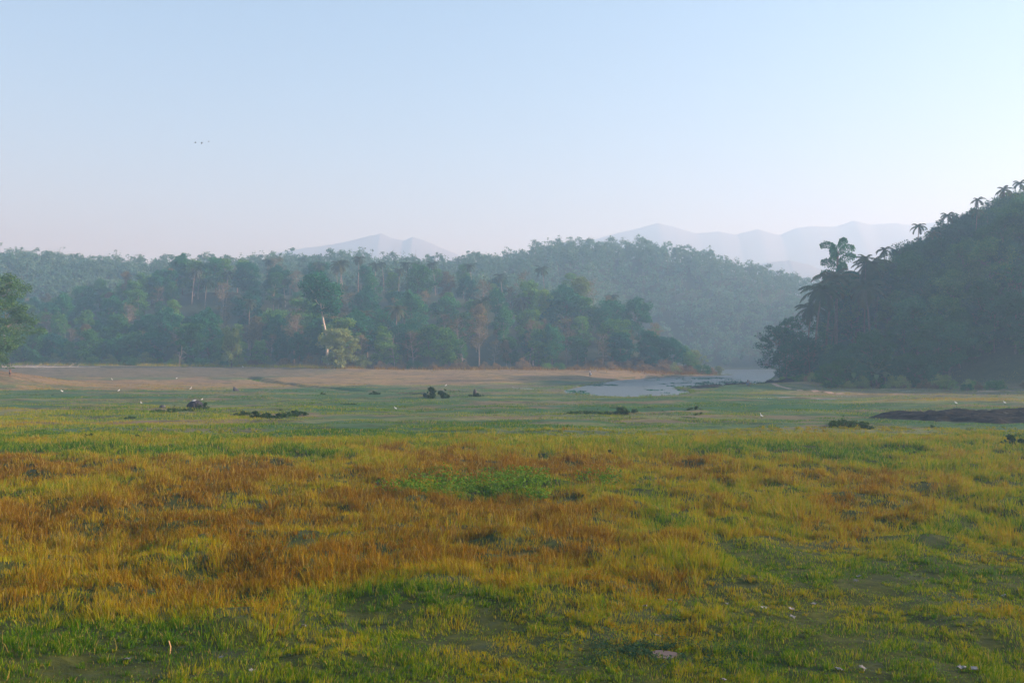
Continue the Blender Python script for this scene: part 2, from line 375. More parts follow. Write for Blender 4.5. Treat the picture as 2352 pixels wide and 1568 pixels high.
def broad_parts(seed, H=14, R=5.0, trunk=.35, base=.25, nl=9, per=70, leaf=.55, clus=1.35, sub=7, shape=1.0, droop=.0, tr=.26, spread=.9):
    "skeleton + leaf clusters at limb tips: returns (trunk mesh data, crown mesh data)"
    rng = np.random.default_rng(seed)
    main, rad, d = limb(rng, (0, 0, -.4), (0, 0, 1), H * .82, tr, tr * .22, 10, .05, .08)
    paths = [(main, rad)]; tips = []
    for i in range(nl):
        t = trunk + (1 - trunk) * (i + rng.uniform(0, .8)) / nl; k = t * 9.9; p = main[int(k)] * (1 - k % 1) + main[min(int(k) + 1, 10)] * (k % 1)
        az = i * 2.4 + rng.uniform(-.5, .5)
        prof = (max(.15, sin(pi * min(1, (t - base) / (1.04 - base)) ** shape))) ** .6
        L = R * prof * rng.uniform(.75, 1.1)
        el = .15 + .9 * t * rng.uniform(.5, 1.1) - droop
        dd = (cos(az) * cos(el), sin(az) * cos(el), sin(el))
        q, rr, d2 = limb(rng, p, dd, L, tr * .42 * (1.15 - t), .05, 6, .16, .05)
        paths.append((q, rr)); tips.append(q[-1])
        for s in range(sub):
            kk = rng.integers(2, 6); sd = d2 * .5 + rng.normal(0, spread, 3); sd[2] = abs(sd[2]) * .6 - droop * .5; sd /= np.linalg.norm(sd)
            q2, r2, _ = limb(rng, q[kk], sd, L * rng.uniform(.25, .5) + .4, .05, .02, 4, .2, .03)
            paths.append((q2, r2)); tips.append(q2[-1])
    tips.append(main[-1]); tips = np.array(tips)
    rs = clus * rng.uniform(.6, 1.25, len(tips)) * (H / 14) ** .3
    P = leaf_cloud(rng, tips, rs, per)
    P = P[P[:, 2] > .3]
    return tubes(paths, 5), leaf_quads(rng, P, leaf)
def palm_parts(seed, H=15, nf=22, FL=3.6, lean=1.2, tr=.17, up=.9, leaflets=26, lw=.085, droop=1.0):
    rng = np.random.default_rng(seed)
    t = np.linspace(0, 1, 12); az = rng.uniform(0, 6.28)
    pts = np.stack([lean * t ** 1.7 * cos(az), lean * t ** 1.7 * sin(az), H * t - .4], -1)
    tv = tubes([(pts, tr * (1.25 - .5 * t))], 7)
    top = pts[-1]; V = []; Fq = []; tint = []; b = 0
    for i in range(nf):
        a0 = i * 2.399 + rng.uniform(-.2, .2); e = up - 1.75 * (i / nf) + rng.uniform(-.12, .12)
        L = FL * rng.uniform(.85, 1.1) * (.8 if i < 3 else 1); n = leaflets
        s = np.linspace(0, 1, n); ang = e - droop * 1.3 * s ** 1.4
        ds = L / n; px = np.cumsum(np.cos(ang)) * ds; pz = np.cumsum(np.sin(ang)) * ds
        dirh = np.array([cos(a0), sin(a0), 0]); side = np.array([-sin(a0), cos(a0), 0])
        c = top + px[:, None] * dirh + pz[:, None] * np.array([0, 0, 1.])
        tg = np.cos(ang)[:, None] * dirh + np.sin(ang)[:, None] * np.array([0, 0, 1.])
        tn = rng.uniform(0, 1) * .6 + (.4 if i > nf * .8 else 0)
        ll = (np.sin(pi * np.clip(s * .93 + .07, 0, 1)) ** .6) * L * .24 + .05
        for sg in (-1, 1):
            dl = side * sg * .75 + tg * .45 + np.array([0, 0, -1.]) * rng.uniform(.25, .7, (n, 1))
            dl /= np.linalg.norm(dl, axis=1)[:, None]
            w = tg * lw
            q = np.stack([c - w, c + w, c + dl * ll[:, None] + w * .3, c + dl * ll[:, None] - w * .3], 1).reshape(-1, 3)
            V.append(q); Fq.append(b + np.arange(n * 4).reshape(n, 4)); tint.append(np.full(n * 4, tn)); b += n * 4
        up3 = np.cross(tg, side) * .03; q = np.concatenate([c + side * .035, c - side * .035])
        ii = b + np.arange(n); V.append(q); Fq.append(np.stack([ii[:-1], ii[1:], ii[1:] + n, ii[:-1] + n], -1)); tint.append(np.full(2 * n, tn)); b += 2 * n
    return tv, (np.vstack(V), np.vstack(Fq), np.concatenate(tint))
def tree_proto(name, parts, bark, leaf, crown='crown'):
    (tv, tq), (lv, lq, lt) = parts
    e = empty(name)
    add('trunk', make_mesh(name + "_trunk", tv, [tq], True), M[bark], e)
    add(crown, make_mesh(name + "_crown", lv, [lq], False, {"tint": lt}), M[leaf], e)
    e['h'] = float(lv[:, 2].max()); return e
def bush_proto(name, seed, H, R, leafm, n=26, per=60, leaf=.3):
    rng = np.random.default_rng(seed)
    a = rng.uniform(0, 6.28, n); rr = R * np.sqrt(rng.uniform(0, 1, n)) * .8
    hh = H * (.25 + .6 * rng.uniform(0, 1, n)) * (1.1 - (rr / R) ** 2)
    C = np.stack([rr * np.cos(a), rr * np.sin(a), hh], -1)
    P = leaf_cloud(rng, C, np.full(n, R * .34), per, .8); P = P[P[:, 2] > -.1]
    lv, lq, lt = leaf_quads(rng, P, leaf, .8)
    st = [limb(rng, (c[0] * .15, c[1] * .15, -.2), c + [0, 0, .4], max(.3, np.linalg.norm(c)), .05, .015, 4, .1)[:2] for c in C[:14]]
    tv, tq = tubes(st, 4)
    e = empty(name)
    add('stem', make_mesh(name + "_stem", tv, [tq], True), M['bark'], e)
    add('foliage', make_mesh(name + "_foliage", lv, [lq], False, {"tint": lt}), M[leafm], e)
    e['h'] = H; return e
PR = {}
def protos():
    PR['round'] = [tree_proto('leafy_tree', broad_parts(10 + i, 13 + i, 4.8 + .3 * i, .22, .08, 12, 85, .62, 1.5, 8), 'bark', ['leaf', 'leaf_cool', 'leaf', 'leaf_cool'][i]) for i in range(4)]
    PR['tall'] = [tree_proto('tall_tree', broad_parts(30 + i, 19 + 1.5 * i, 3.6, .42, .36, 11, 75, .55, 1.3, 6, tr=.24), ['bark_grey', 'bark'][i % 2], ['leaf', 'leaf_light', 'leaf_cool'][i]) for i in range(3)]
    PR['slim'] = [tree_proto('slim_tree', broad_parts(40 + i, 15 + 2 * i, 2.5, .3, .2, 11, 60, .5, 1.1, 6, tr=.17), 'bark_grey', ['leaf_dry', 'leaf', 'leaf_dry'][i]) for i in range(3)]
    PR['bare'] = [tree_proto('half_bare_tree', broad_parts(50 + i, 15 + i, 4.0, .3, .2, 12, 14, .42, 1.0, 9, tr=.26, spread=.8), 'bark_grey', 'leaf_dry') for i in range(3)]
    PR['coco'] = [tree_proto('coconut_palm', palm_parts(60 + i, 14 + 2.0 * i, 24, 4.0, 1.6), 'bark_grey', 'palm') for i in range(3)]
    PR['areca'] = [tree_proto('areca_palm', palm_parts(70 + i, 13 + i, 10, 2.3, .5, .09, 1.0, 18, .10, 1.3), 'bark_grey', 'palm') for i in range(2)]
    PR['bushg'] = [bush_proto('green_bush', 80 + i, 3.2 + i, 2.6, ['leaf', 'leaf_light'][i]) for i in range(2)]
    PR['bushb'] = [bush_proto('dry_bush', 90 + i, 2.2 + i * .8, 2.2, 'bush_brown') for i in range(2)]
protos()
USED = set(); RG = random.Random(7)
def place(kind, x, y, s=1.0, rz=None, v=None, z=None):
    L = PR[kind]; p = L[v if v is not None else RG.randrange(len(L))]
    if p.name in USED: o = copy_tree(p)
    else: o = p; USED.add(p.name)
    o.location = (x, y, (Tz(x, y) if z is None else z) - .05); o.rotation_euler = (0, 0, RG.uniform(0, 6.28) if rz is None else rz)
    sx = s * RG.uniform(.94, 1.06); o.scale = (sx, sx, s)
    return o
def in_view(x, y, m=1.03): return y > 5 and abs(x / y) < .5143 * m
def px_to_x(px, y): return (px - 1176) / F2 * y
REG = {}   # (where, kindword) -> list of objects, labelled left to right at the end
DESC = {'round': 'round leafy green tree', 'tall': 'tall high-crowned tree', 'slim': 'slim narrow-crowned tree', 'bare': 'half-bare brown-grey tree',
        'coco': 'coconut palm', 'areca': 'thin areca palm', 'bushg': 'green leafy bush', 'bushb': 'dry brown bush'}
CAT = {'round': 'tree', 'tall': 'tree', 'slim': 'tree', 'bare': 'tree', 'coco': 'palm tree', 'areca': 'palm tree', 'bushg': 'bush', 'bushb': 'bush'}
def reg(o, kind, where, group):
    o['category'] = CAT[kind]; o['group'] = group
    REG.setdefault((kind, where), []).append(o); return o
# ---- main wood across the meadow
rng = random.Random(11)
ROWS = ["in the front row of the far wood", "in the second row of the far wood", "in the third row of the far wood", "in the fourth row of the far wood",
        "in the fifth row of the far wood", "in the sixth row of the far wood", "high on the far wood's slope", "on the crest of the far wood"]
def wood():
    cnt = 0
    for k, dy in enumerate([3, 11, 21, 33, 47, 63, 82, 104]):
        step = 7.2 + k * .55; x = -176.0 - k * 6
        while x < 60:
            xx = x + rng.uniform(-2, 2); y = yF(xx) + dy + rng.uniform(-3, 3)
            x += step * rng.uniform(.85, 1.15)
            if xx > 30 and k > 4: continue
            if xx > 42 and k > 3: continue
            if xx > 50 and k > 1: continue
            if sdf(np.array([xx]), np.array([y]))[0] < 4 or not in_view(xx, y): continue
            px = 1176 + xx / y * F2
            r = rng.random()
            if px < 480: kind = 'round' if r < .68 else 'slim' if r < .80 else 'tall' if r < .9 else 'bare' if r < .97 else 'coco'
            elif px < 1240: kind = 'round' if r < .26 else 'bare' if r < .52 else 'slim' if r < .72 else 'tall' if r < .84 else 'coco'
            else: kind = 'round' if r < .34 else 'bare' if r < .52 else 'slim' if r < .76 else 'tall' if r < .86 else 'coco'
            if k < 2 and kind in ('coco', 'tall'): kind = 'round'
            s = rng.uniform(.66, 1.28) * (.82 if k == 0 else .95)
            if xx > 46: s *= .75
            if px < 480: s *= .92
            o = reg(place(kind, xx, y, s), kind, ROWS[k], "trees of the far wood"); cnt += 1
            lim = (CAMZ + (818 - I(px, [0, 350, 600, 1000, 1300, 1480, 1560, 1660], [590, 590, 590, 604, 606, 680, 750, 815])) / F2 * y - Tz(xx, y)) / o['h']
            if o.scale[2] > lim: lim = max(lim, .3); o.scale = (lim, lim, lim)
    # named shapes the photo shows
    def at(kind, px, y, s, where, v=None): 
        return reg(place(kind, px_to_x(px, y), y, s, v=v), kind, where, "trees of the far wood")
    for px, y, s in ((745, 372, 1.12), (822, 395, 1.05), (862, 392, .95), (935, 398, 1.0), (915, 392, .9), (1000, 398, .95), (1085, 395, .95), (1155, 392, 1.0), (440, 400, 1.0), (520, 400, .9), (655, 398, .9), (775, 398, .9),
                     (1408, 352, .92), (1472, 345, .92), (1218, 322, .72), (1195, 340, .8), (1120, 350, .85)):
        o = at('coco', px, y, s * .86, "rising above the far wood"); hh = o['h']
        lim = (CAMZ + (818 - (588 if px < 1300 else 650)) / F2 * y - Tz(px_to_x(px, y), y)) / hh
        if o.scale[2] > lim > .3: o.scale = (lim * 1.05, lim * 1.05, lim)
    for px, y, s in ((1290, 338, 1.28), (1335, 340, 1.15), (1262, 345, 1.1)): at('round', px, y, s, "in the big clump at the far wood's right")
    for px, y, s in ((372, 405, 1.15), (420, 420, 1.1), (445, 415, 1.15), (495, 418, 1.2), (560, 418, 1.1), (635, 425, 1.15)): at('bare' if px in (635,) else 'round', px, y, s, "above the left skyline")
    # bushes along the foot of the wood
    x = -160.0
    while x < 66:
        xx = x + rng.uniform(-1.5, 1.5); y = yF(xx) - 1.5 + rng.uniform(-2.5, 2)
        px = 1176 + xx / y * F2
        x += rng.uniform(3.2, 5.2)
        if not in_view(xx, y) or sdf(np.array([xx]), np.array([y]))[0] < 1.5: continue
        kind = 'bushb' if (px > 560 and rng.random() < .72) else 'bushg'
        reg(place(kind, xx, y, rng.uniform(.7, 1.3)), kind, "at the foot of the far wood", "bushes at the foot of the far wood")
wood()
# extra shrubs on the peninsula (reddish scrub)
for i in range(48):
    px = rng.uniform(1340, 1650); d = rng.uniform(300, 322); x = px_to_x(px, d)
    if sdf(np.array([x]), np.array([d]))[0] < 1.5: continue
    reg(place('bushb', x, d, rng.uniform(.45, .95)), 'bushb', "on the dry point beside the lake", "dry scrub on the point")
# the tall pale-trunked tree and the bright shrub under it
M['leaf_tall'] = M['leaf_cool']
tp = tree_proto('pale_trunked_tree', broad_parts(301, 26, 5.2, .62, .55, 13, 90, .6, 1.5, 8, tr=.42), 'bark_pale', 'leaf_cool')
x = px_to_x(752, 300); tp.location = (x, 300, Tz(x, 300)); tp.scale = (1.22,) * 3; tag(tp, "tallest tree with a bare pale white trunk above the bright shrub", "tree")
tb = tree_proto('bright_shrub', broad_parts(302, 9.5, 4.2, .1, .02, 13, 110, .5, 1.3, 8, tr=.2), 'bark', 'leaf_light')
x = px_to_x(771, 291); tb.location = (x, 291, Tz(x, 291)); tb.scale = (1.3, 1.3, 1.25); tag(tb, "bright yellow-green rounded small tree below the bare pale trunk", "tree")
tb2 = copy_tree(tb); x = px_to_x(1592, 375); tb2.location = (x + 0, 352, 0.2); x = px_to_x(1592, 352); tb2.location = (x, 352, max(.1, Tz(x, 352))); tb2.scale = (.85,) * 3; tag(tb2, "pale lone small tree on the misty far side of the dry point", "tree")
tb3 = copy_tree(tb); x = px_to_x(532, 305); tb3.location = (x, 305, Tz(x, 305)); tb3.scale = (.75, .75, 1.3); tb3.rotation_euler = (0, 0, 2); tag(tb3, "upright light green small tree in the left half of the wood's front", "tree")
tb4 = copy_tree(tb); x = px_to_x(1650, 325); tb4.location = (x, 325, Tz(x, 325)); tb4.scale = (.3,) * 3; tag(tb4, "tiny pale bush alone at the very tip of the dry point", "bush")
for i, (px, y, H) in enumerate(((1057, 297, 8), (1218, 300, 10), (905, 300, 11), (412, 318, 7))):
    rr = np.random.default_rng(500 + i)
    a1 = limb(rr, (0, 0, -.3), (.1, 0, 1), H, .15, .04, 8, .13, .08); ps = [a1[:2]]
    for q in range(6): ps.append(limb(rr, a1[0][3 + q % 5], rr.normal(0, 1, 3) * [1, 1, .4] + [0, 0, .5], H * .3, .07, .02, 5, .2)[:2])
    tv, tq = tubes(ps, 6); x = px_to_x(px, y)
    o = add('dead_tree', make_mesh('dead_tree', tv, [tq], True), M['bark_grey'], None, (x, y, Tz(x, y)))
    tag(o, None, "dead tree")
    reg_dead = REG.setdefault(('dead', 'x'), []); reg_dead.append(o); o['group'] = "bare pale trunks at the wood's edge"
# ---- distant wooded slopes: one mass of crowns
def far_wood():
    R_ = np.random.default_rng(5); P = []; Sz = []; tp_ = []
    n = 0
    cands = []
    for _ in range(9000):
        y = R_.uniform(412, 660); x = R_.uniform(-.53, .53) * y
        cands.append((x, y))
    c = np.array(cands); z = T(c[:, 0], c[:, 1], False); w = sdf(c[:, 0], c[:, 1])
    f = yF(c[:, 0])
    keep = (w > 5) & (z > .5) & ((c[:, 1] > f + 112) | (c[:, 0] > 42)) & ~((c[:, 0] > 95) & (c[:, 1] < 440))
    c = c[keep]; z = z[keep]
    # thin to a minimum spacing
    cell = {}; sel = []
    for i in range(len(c)):
        k = (int(c[i, 0] // 5.6), int(c[i, 1] // 5.6))
        if k in cell: continue
        cell[k] = 1; sel.append(i)
    c = c[sel]; z = z[sel]
    L = []; TR = []
    for i, ((x, y), zz) in enumerate(zip(c, z)):
        H = R_.uniform(8, 14) * (.75 + .55 * float(fbm(x / 22, y / 22, 44, 2))) * (1.15 if R_.random() < .12 else 1); Rr = R_.uniform(2.6, 4.4); nb = 11
        # drop crowns fully behind the ridge line later rows can't show; keep all for side views
        v = R_.normal(0, 1, (nb, 3)); v /= np.linalg.norm(v, axis=1)[:, None]; v[:, 2] = v[:, 2] * .8
        C = np.array([x, y, zz + H * .58]) + v * np.array([Rr * .75, Rr * .75, H * .40])
        if R_.random() < .3: C[:, 2] += R_.uniform(-2, 2, nb); per = 9
        else: per = 24
        L.append(leaf_cloud(R_, C, np.full(nb, Rr * .45), per, .75))
        tb_ = R_.uniform(-.8, .8, 2)
        if R_.random() < .5: TR.append((np.array([[x, y, zz - .5], [x + tb_[0], y, zz + H * .5], [x + tb_[1] * 2, y, zz + H * .97]]), [.12, .09, .03]))
    P = np.vstack(L)
    lv, lq, lt = leaf_quads(R_, P, 1.0, .6, .7)
    tv, tq = tubes(TR, 3)
    e = empty("far_wood")
    tag(e, "hazy wooded hills behind the near wood, one mass of trees", "woodland", None, "stuff")
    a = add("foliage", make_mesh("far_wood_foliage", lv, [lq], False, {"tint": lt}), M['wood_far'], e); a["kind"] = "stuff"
    b_ = add("trunks", make_mesh("far_wood_trunks", tv, [tq], True), M['bark'], e); b_["kind"] = "stuff"
far_wood()
# ---------------------------------------------------------------- wooded hill on the right
def fishtail_palm(seed, H):
    rng = np.random.default_rng(seed); e = empty("fishtail_palm")
    t = np.linspace(0, 1, 14); pts = np.stack([.5 * t ** 2, 0 * t, H * .93 * t - .5], -1)
    tv, tq = tubes([(pts, .34 * (1.15 - .6 * t))], 8)
    add('trunk', make_mesh('fishtail_trunk', tv, [tq], True), M['bark'], e)
    for i in range(16):
        hz = H * (.45 + .5 * (i / 15) ** .8); az = i * 2.399 + .4; L = 5.0 * (1.05 - .3 * i / 15) * rng.uniform(.85, 1.1)
        s = np.linspace(0, 1, 16); ang = 1.15 - 1.75 * s ** 1.3
        ds = L / 16; px = np.cumsum(np.cos(ang)) * ds; pz = np.cumsum(np.sin(ang)) * ds
        dh = np.array([cos(az), sin(az), 0]); sd = np.array([-sin(az), cos(az), 0])
        c = np.array([.5 * (hz / H) ** 2, 0, hz]) + px[:, None] * dh + pz[:, None] * np.array([0, 0, 1.])
        V, Q_ = tubes([(c, np.linspace(.07, .02, 16))], 4); tint = [np.full(len(V), .3)]; V = [V]; Fq = [Q_]; b = len(V[0])
        P = []
        for k in range(3, 16):
            for sg in (-1, 1):
                ln = (.5 + 1.1 * sin(pi * k / 16)) * rng.uniform(.8, 1.2)
                n = 14; u = np.linspace(0, 1, n)[:, None]
                q = c[k] + sd * sg * ln * .35 * u + np.array([0, 0, -1.]) * ln * (.15 * u + .85 * u ** 1.6) + rng.normal(0, .09, (n, 3))
                P.append(q)
        lv, lq, lt = leaf_quads(rng, np.vstack(P), .42, 1.5, .5)
        V.append(lv); Fq.append(lq + b); tint.append(lt)
        add('frond', make_mesh('fishtail_frond', np.vstack(V), [np.vstack(Fq)], False, {"tint": np.concatenate(tint)}), M['leaf_cool'], e)
    return e
def banana_plant(seed):
    rng = np.random.default_rng(seed); e = empty("banana_plant")
    H = rng.uniform(1.6, 2.3)
    tv, tq = tubes([([(0, 0, -.3), (.05, 0, H * .6), (.08, .03, H)], [.14, .11, .06])], 7)
    add('stem', make_mesh('banana_stem', tv, [tq], True), M['bark'], e)
    for i in range(8):
        az = i * 2.399 + rng.uniform(-.3, .3); el = 1.35 - .16 * i; L = rng.uniform(1.9, 2.7); n = 9
        s = np.linspace(0, 1, n); ang = el - 1.3 * s ** 1.5 * (1 if i > 1 else .4); ds = L / n
        dh = np.array([cos(az), sin(az), 0]); sd = np.array([-sin(az), cos(az), 0])
        c = np.array([.05, 0, H]) + np.cumsum(np.cos(ang))[:, None] * ds * dh + np.cumsum(np.sin(ang))[:, None] * ds * np.array([0, 0, 1.])
        w = (np.sin(pi * np.clip(s * .92 + .05, 0, 1)) ** .6 * .34)[:, None]
        V = np.concatenate([c - sd * w - [0, 0, .06], c, c + sd * w - [0, 0, .06]]); a_ = np.arange(n)
        Fq = np.vstack([np.stack([a_[:-1], a_[1:], a_[1:] + n, a_[:-1] + n], -1), np.stack([a_[:-1] + n, a_[1:] + n, a_[1:] + 2 * n, a_[:-1] + 2 * n], -1)])
        add('leaf', make_mesh('banana_leaf', V, [Fq], True, {"tint": np.full(3 * n, rng.uniform(0, 1))}), M['banana'], e)
    return e
M['leaf_hill'] = leaf_mat('leaf_hill', [(0.1, (.008, .070, .022)), (0.45, (.030, .145, .034)), (0.75, (.10, .24, .04)), (1, (.28, .33, .06))])  # leaf greens darkened, so the hill's shade sits in the colour
M['leaf_hill_cool'] = leaf_mat('leaf_hill_cool', [(0.1, (.005, .060, .040)), (0.5, (.018, .125, .058)), (1, (.08, .25, .06))])  # same painted shade for the cooler green
rng = random.Random(23)
PR['hround'] = [tree_proto('hill_tree', broad_parts(110 + i, 14, 5.2, .18, .05, 13, 120, .40, 1.4, 9), 'bark', ['leaf_hill', 'leaf_hill_cool', 'leaf_hill'][i]) for i in range(3)]
PR['hlow'] = [tree_proto('low_tree', broad_parts(120 + i, 7.5, 4.0, .08, .0, 11, 110, .36, 1.3, 8, tr=.18), 'bark', ['leaf_hill', 'leaf_hill_cool'][i]) for i in range(2)]
PR['hcoco'] = [tree_proto('coconut_palm', palm_parts(130 + i, 11 + 2.5 * i, 26, 4.4, 1.5, leaflets=34), 'bark', 'palm') for i in range(3)]
PR['hareca'] = [tree_proto('areca_palm', palm_parts(140 + i, 13 + 1.5 * i, 11, 1.9, .6, .09, 1.1, 18, .09, 1.2), 'bark', 'palm') for i in range(2)]
PR['hopen'] = [tree_proto('layered_tree', broad_parts(150 + i, 10 + i, 4.6, .25, .1, 10, 55, .36, .85, 7, tr=.16, spread=.6), 'bark', 'leaf_hill_cool') for i in range(2)]
for a, b_ in (('hround', 'dense leafy tree'), ('hlow', 'low spreading leafy tree'), ('hcoco', 'coconut palm'), ('hareca', 'slender areca palm'), ('hopen', 'open layered tree')):
    DESC[a] = b_; CAT[a] = 'palm tree' if 'palm' in b_ else 'tree'
GRP = "trees on the right-hand hill"
def hat(kind, px, y, s, where, v=None, py=None):
    "py = photo row of the crown top: sets the size"
    x = px_to_x(px, y); z = Tz(x, y)
    if py is not None:
        L = PR[kind]; v = RG.randrange(len(L)) if v is None else v
        s = (CAMZ + (818 - py) / F2 * y - z) / L[v]['h']
        s = min(max(s, .45), 1.6)
    return reg(place(kind, x, y, s, v=v), kind, where, GRP)
RW = ["low on the right-hand hill", "halfway up the right-hand hill", "near the top of the right-hand hill"]
# crowns along the skyline, left to right
for px, y, py in ((1895, 222, 618), (1868, 214, 645), (1850, 219, 690), (2012, 228, 588), (2000, 214, 640), (1965, 236, 622), (2050, 232, 600), (2078, 226, 610)): hat('hcoco', px, y, 1, "on the right-hand hill's left shoulder", py=py)
for px, y, py in ((1985, 226, 580), (2038, 236, 566), (2105, 240, 512), (2140, 236, 528), (2178, 240, 486), (2255, 240, 452), (2318, 238, 425), (2345, 236, 412), (2070, 240, 572), (2240, 230, 478)):
    hat('hareca', px, y, 1, "on the right-hand hill's crest", py=py)
for px, y, py in ((2120, 236, 545), (2160, 232, 540), (2205, 236, 505), (2240, 238, 482), (2275, 234, 478), (2310, 236, 462), (2350, 232, 452), (2090, 232, 570), (2045, 226, 612), (2260, 222, 520), (2330, 220, 505), (2150, 222, 585), (2210, 218, 580), (2100, 220, 625)):
    hat('hround', px, y, 1, "on the right-hand hill's crest", py=py)
for px, y, py in ((1792, 216, 745), (1822, 222, 712), (1806, 208, 782), (1838, 212, 760), (1862, 210, 772)): hat('hopen', px, y, 1, "at the left end of the right-hand hill", py=py)
for k, (y0, y1, n) in enumerate(((186, 196, 22), (196, 210, 20), (208, 224, 18))):
    for i in range(n):
        px = 1790 + (2390 - 1790) * (i + rng.uniform(.1, .9)) / n; y = rng.uniform(y0, y1) if px > 1880 else rng.uniform(205, 235)
        x = px_to_x(px, y)
        u = x - 58 - (y - 190) * .12
        if u < 1.5: continue
        if 1965 < px < 2060 and k > 0: continue
        kind = 'hlow' if (px < 1990 or k == 0 and rng.random() < .6) else ('hround' if rng.random() < .85 else 'hopen')
        s = rng.uniform(.6, .85) if kind == 'hlow' else rng.uniform(.75, 1.05)
        if px < 1880: s *= .75
        if kind != 'hlow' and px < 2080: s *= .75
        reg(place(kind, x, y, s), kind, RW[k], GRP)
for i in range(26):
    px = rng.uniform(1930, 2085); y = rng.uniform(198, 228); reg(place('hlow', px_to_x(px, y), y, rng.uniform(.32, .5)), 'hlow', "low on the right-hand hill", GRP)
for i in range(34):
    px = rng.uniform(1900, 2110); y = rng.uniform(228, 285); reg(place('hlow', px_to_x(px, y), y, rng.uniform(.5, .85)), 'hlow', "behind the right-hand hill's palms", GRP)
for px, y, py in ((1945, 240, 640), (1975, 244, 628), (1905, 236, 690), (1930, 246, 665), (2000, 246, 610), (1960, 236, 600), (2025, 246, 592), (2060, 244, 585)): hat('hopen', px, y, 1, "among the palms of the right-hand hill's shoulder", py=py)
for px, y, py in ((1948, 238, 650), (1968, 240, 622), (1990, 240, 628), (2018, 242, 600), (2042, 240, 596), (2066, 240, 590), (2086, 240, 580)): hat('hround', px, y, 1, "among the palms of the right-hand hill's shoulder", py=py)
for px, y, py in ((2090, 244, 548), (2115, 242, 528), (2135, 244, 535), (2165, 242, 502), (2195, 242, 500), (2225, 240, 484), (2245, 242, 468), (2265, 240, 462), (2300, 240, 446), (2330, 240, 432), (2352, 240, 428), (2185, 236, 515)): hat('hopen' if px % 2 else 'hround', px, y, 1, "on the right-hand hill's crest", py=py)
for i in range(16):      # thin trunks seen against the light
    px = rng.uniform(1965, 2105); y = rng.uniform(222, 240); hat('hareca', px, y, rng.uniform(.75, .95), "amid the right-hand hill's palms")
for px in (2385, 2400, 2430): hat('hround', px, 205, 1, "at the right edge of the photo")
ft = fishtail_palm(77, 24); x = px_to_x(1920, 226); z = Tz(x, 226); k = (CAMZ + (818 - 545) / F2 * 226 - z) / 24.6
ft.location = (x, 226, z); ft.scale = (k, k, k); tag(ft, "tallest dark palm with drooping feathery bunches on the right-hand hill's shoulder", "palm tree")
bl = []
for i, (px, py, y) in enumerate(((1958, 842, 189), (1985, 838, 190), (2012, 842, 188), (2032, 838, 189), (1970, 825, 195), (2000, 822, 196), (2040, 820, 196))):
    b = banana_plant(200 + i); x = px_to_x(px, y); b.location = (x, y, Tz(x, y)); b.scale = (1.35,) * 3; b['category'] = "banana plant"; b['group'] = "banana plants at the foot of the right-hand hill"; bl.append(b)
bl.sort(key=lambda o: o.location.x / o.location.y)
for i, b in enumerate(bl): b['label'] = f"broad-leaved banana plant at the right-hand hill's foot, {ordn(i+1)} from left"
for i in range(34):
    px = rng.uniform(1772, 2380); y = I(px, [1770, 1850, 1900, 2100, 2352], [222, 200, 186, 181, 176]) + rng.uniform(-2, 4); x = px_to_x(px, y)
    reg(place('bushg' if rng.random() < .6 else 'bushb', x, y, rng.uniform(.35, .7)), 'bushg' if False else 'bushd', "along the foot of the right-hand hill", "bushes at the right-hand hill's foot") if False else None
    kind = 'bushg' if rng.random() < .65 else 'bushb'
    reg(place(kind, x, y, rng.uniform(.35, .75)), kind, "along the foot of the right-hand hill", "bushes at the right-hand hill's foot")
M['leaf_edge'] = leaf_mat('leaf_edge', [(0.1, (.03, .11, .02)), (0.5, (.08, .18, .035)), (1, (.22, .30, .06))])
# ---- tree at the left edge
lt_ = tree_proto('edge_tree', broad_parts(401, 19, 10.5, .08, .0, 17, 230, .42, 1.5, 11, tr=.5, droop=.15), 'bark_grey', 'leaf_edge')
x, y = -108.5, 204; lt_.location = (x, y, Tz(x, y)); tag(lt_, "big leafy tree cut off by the left edge of the photo", "tree")
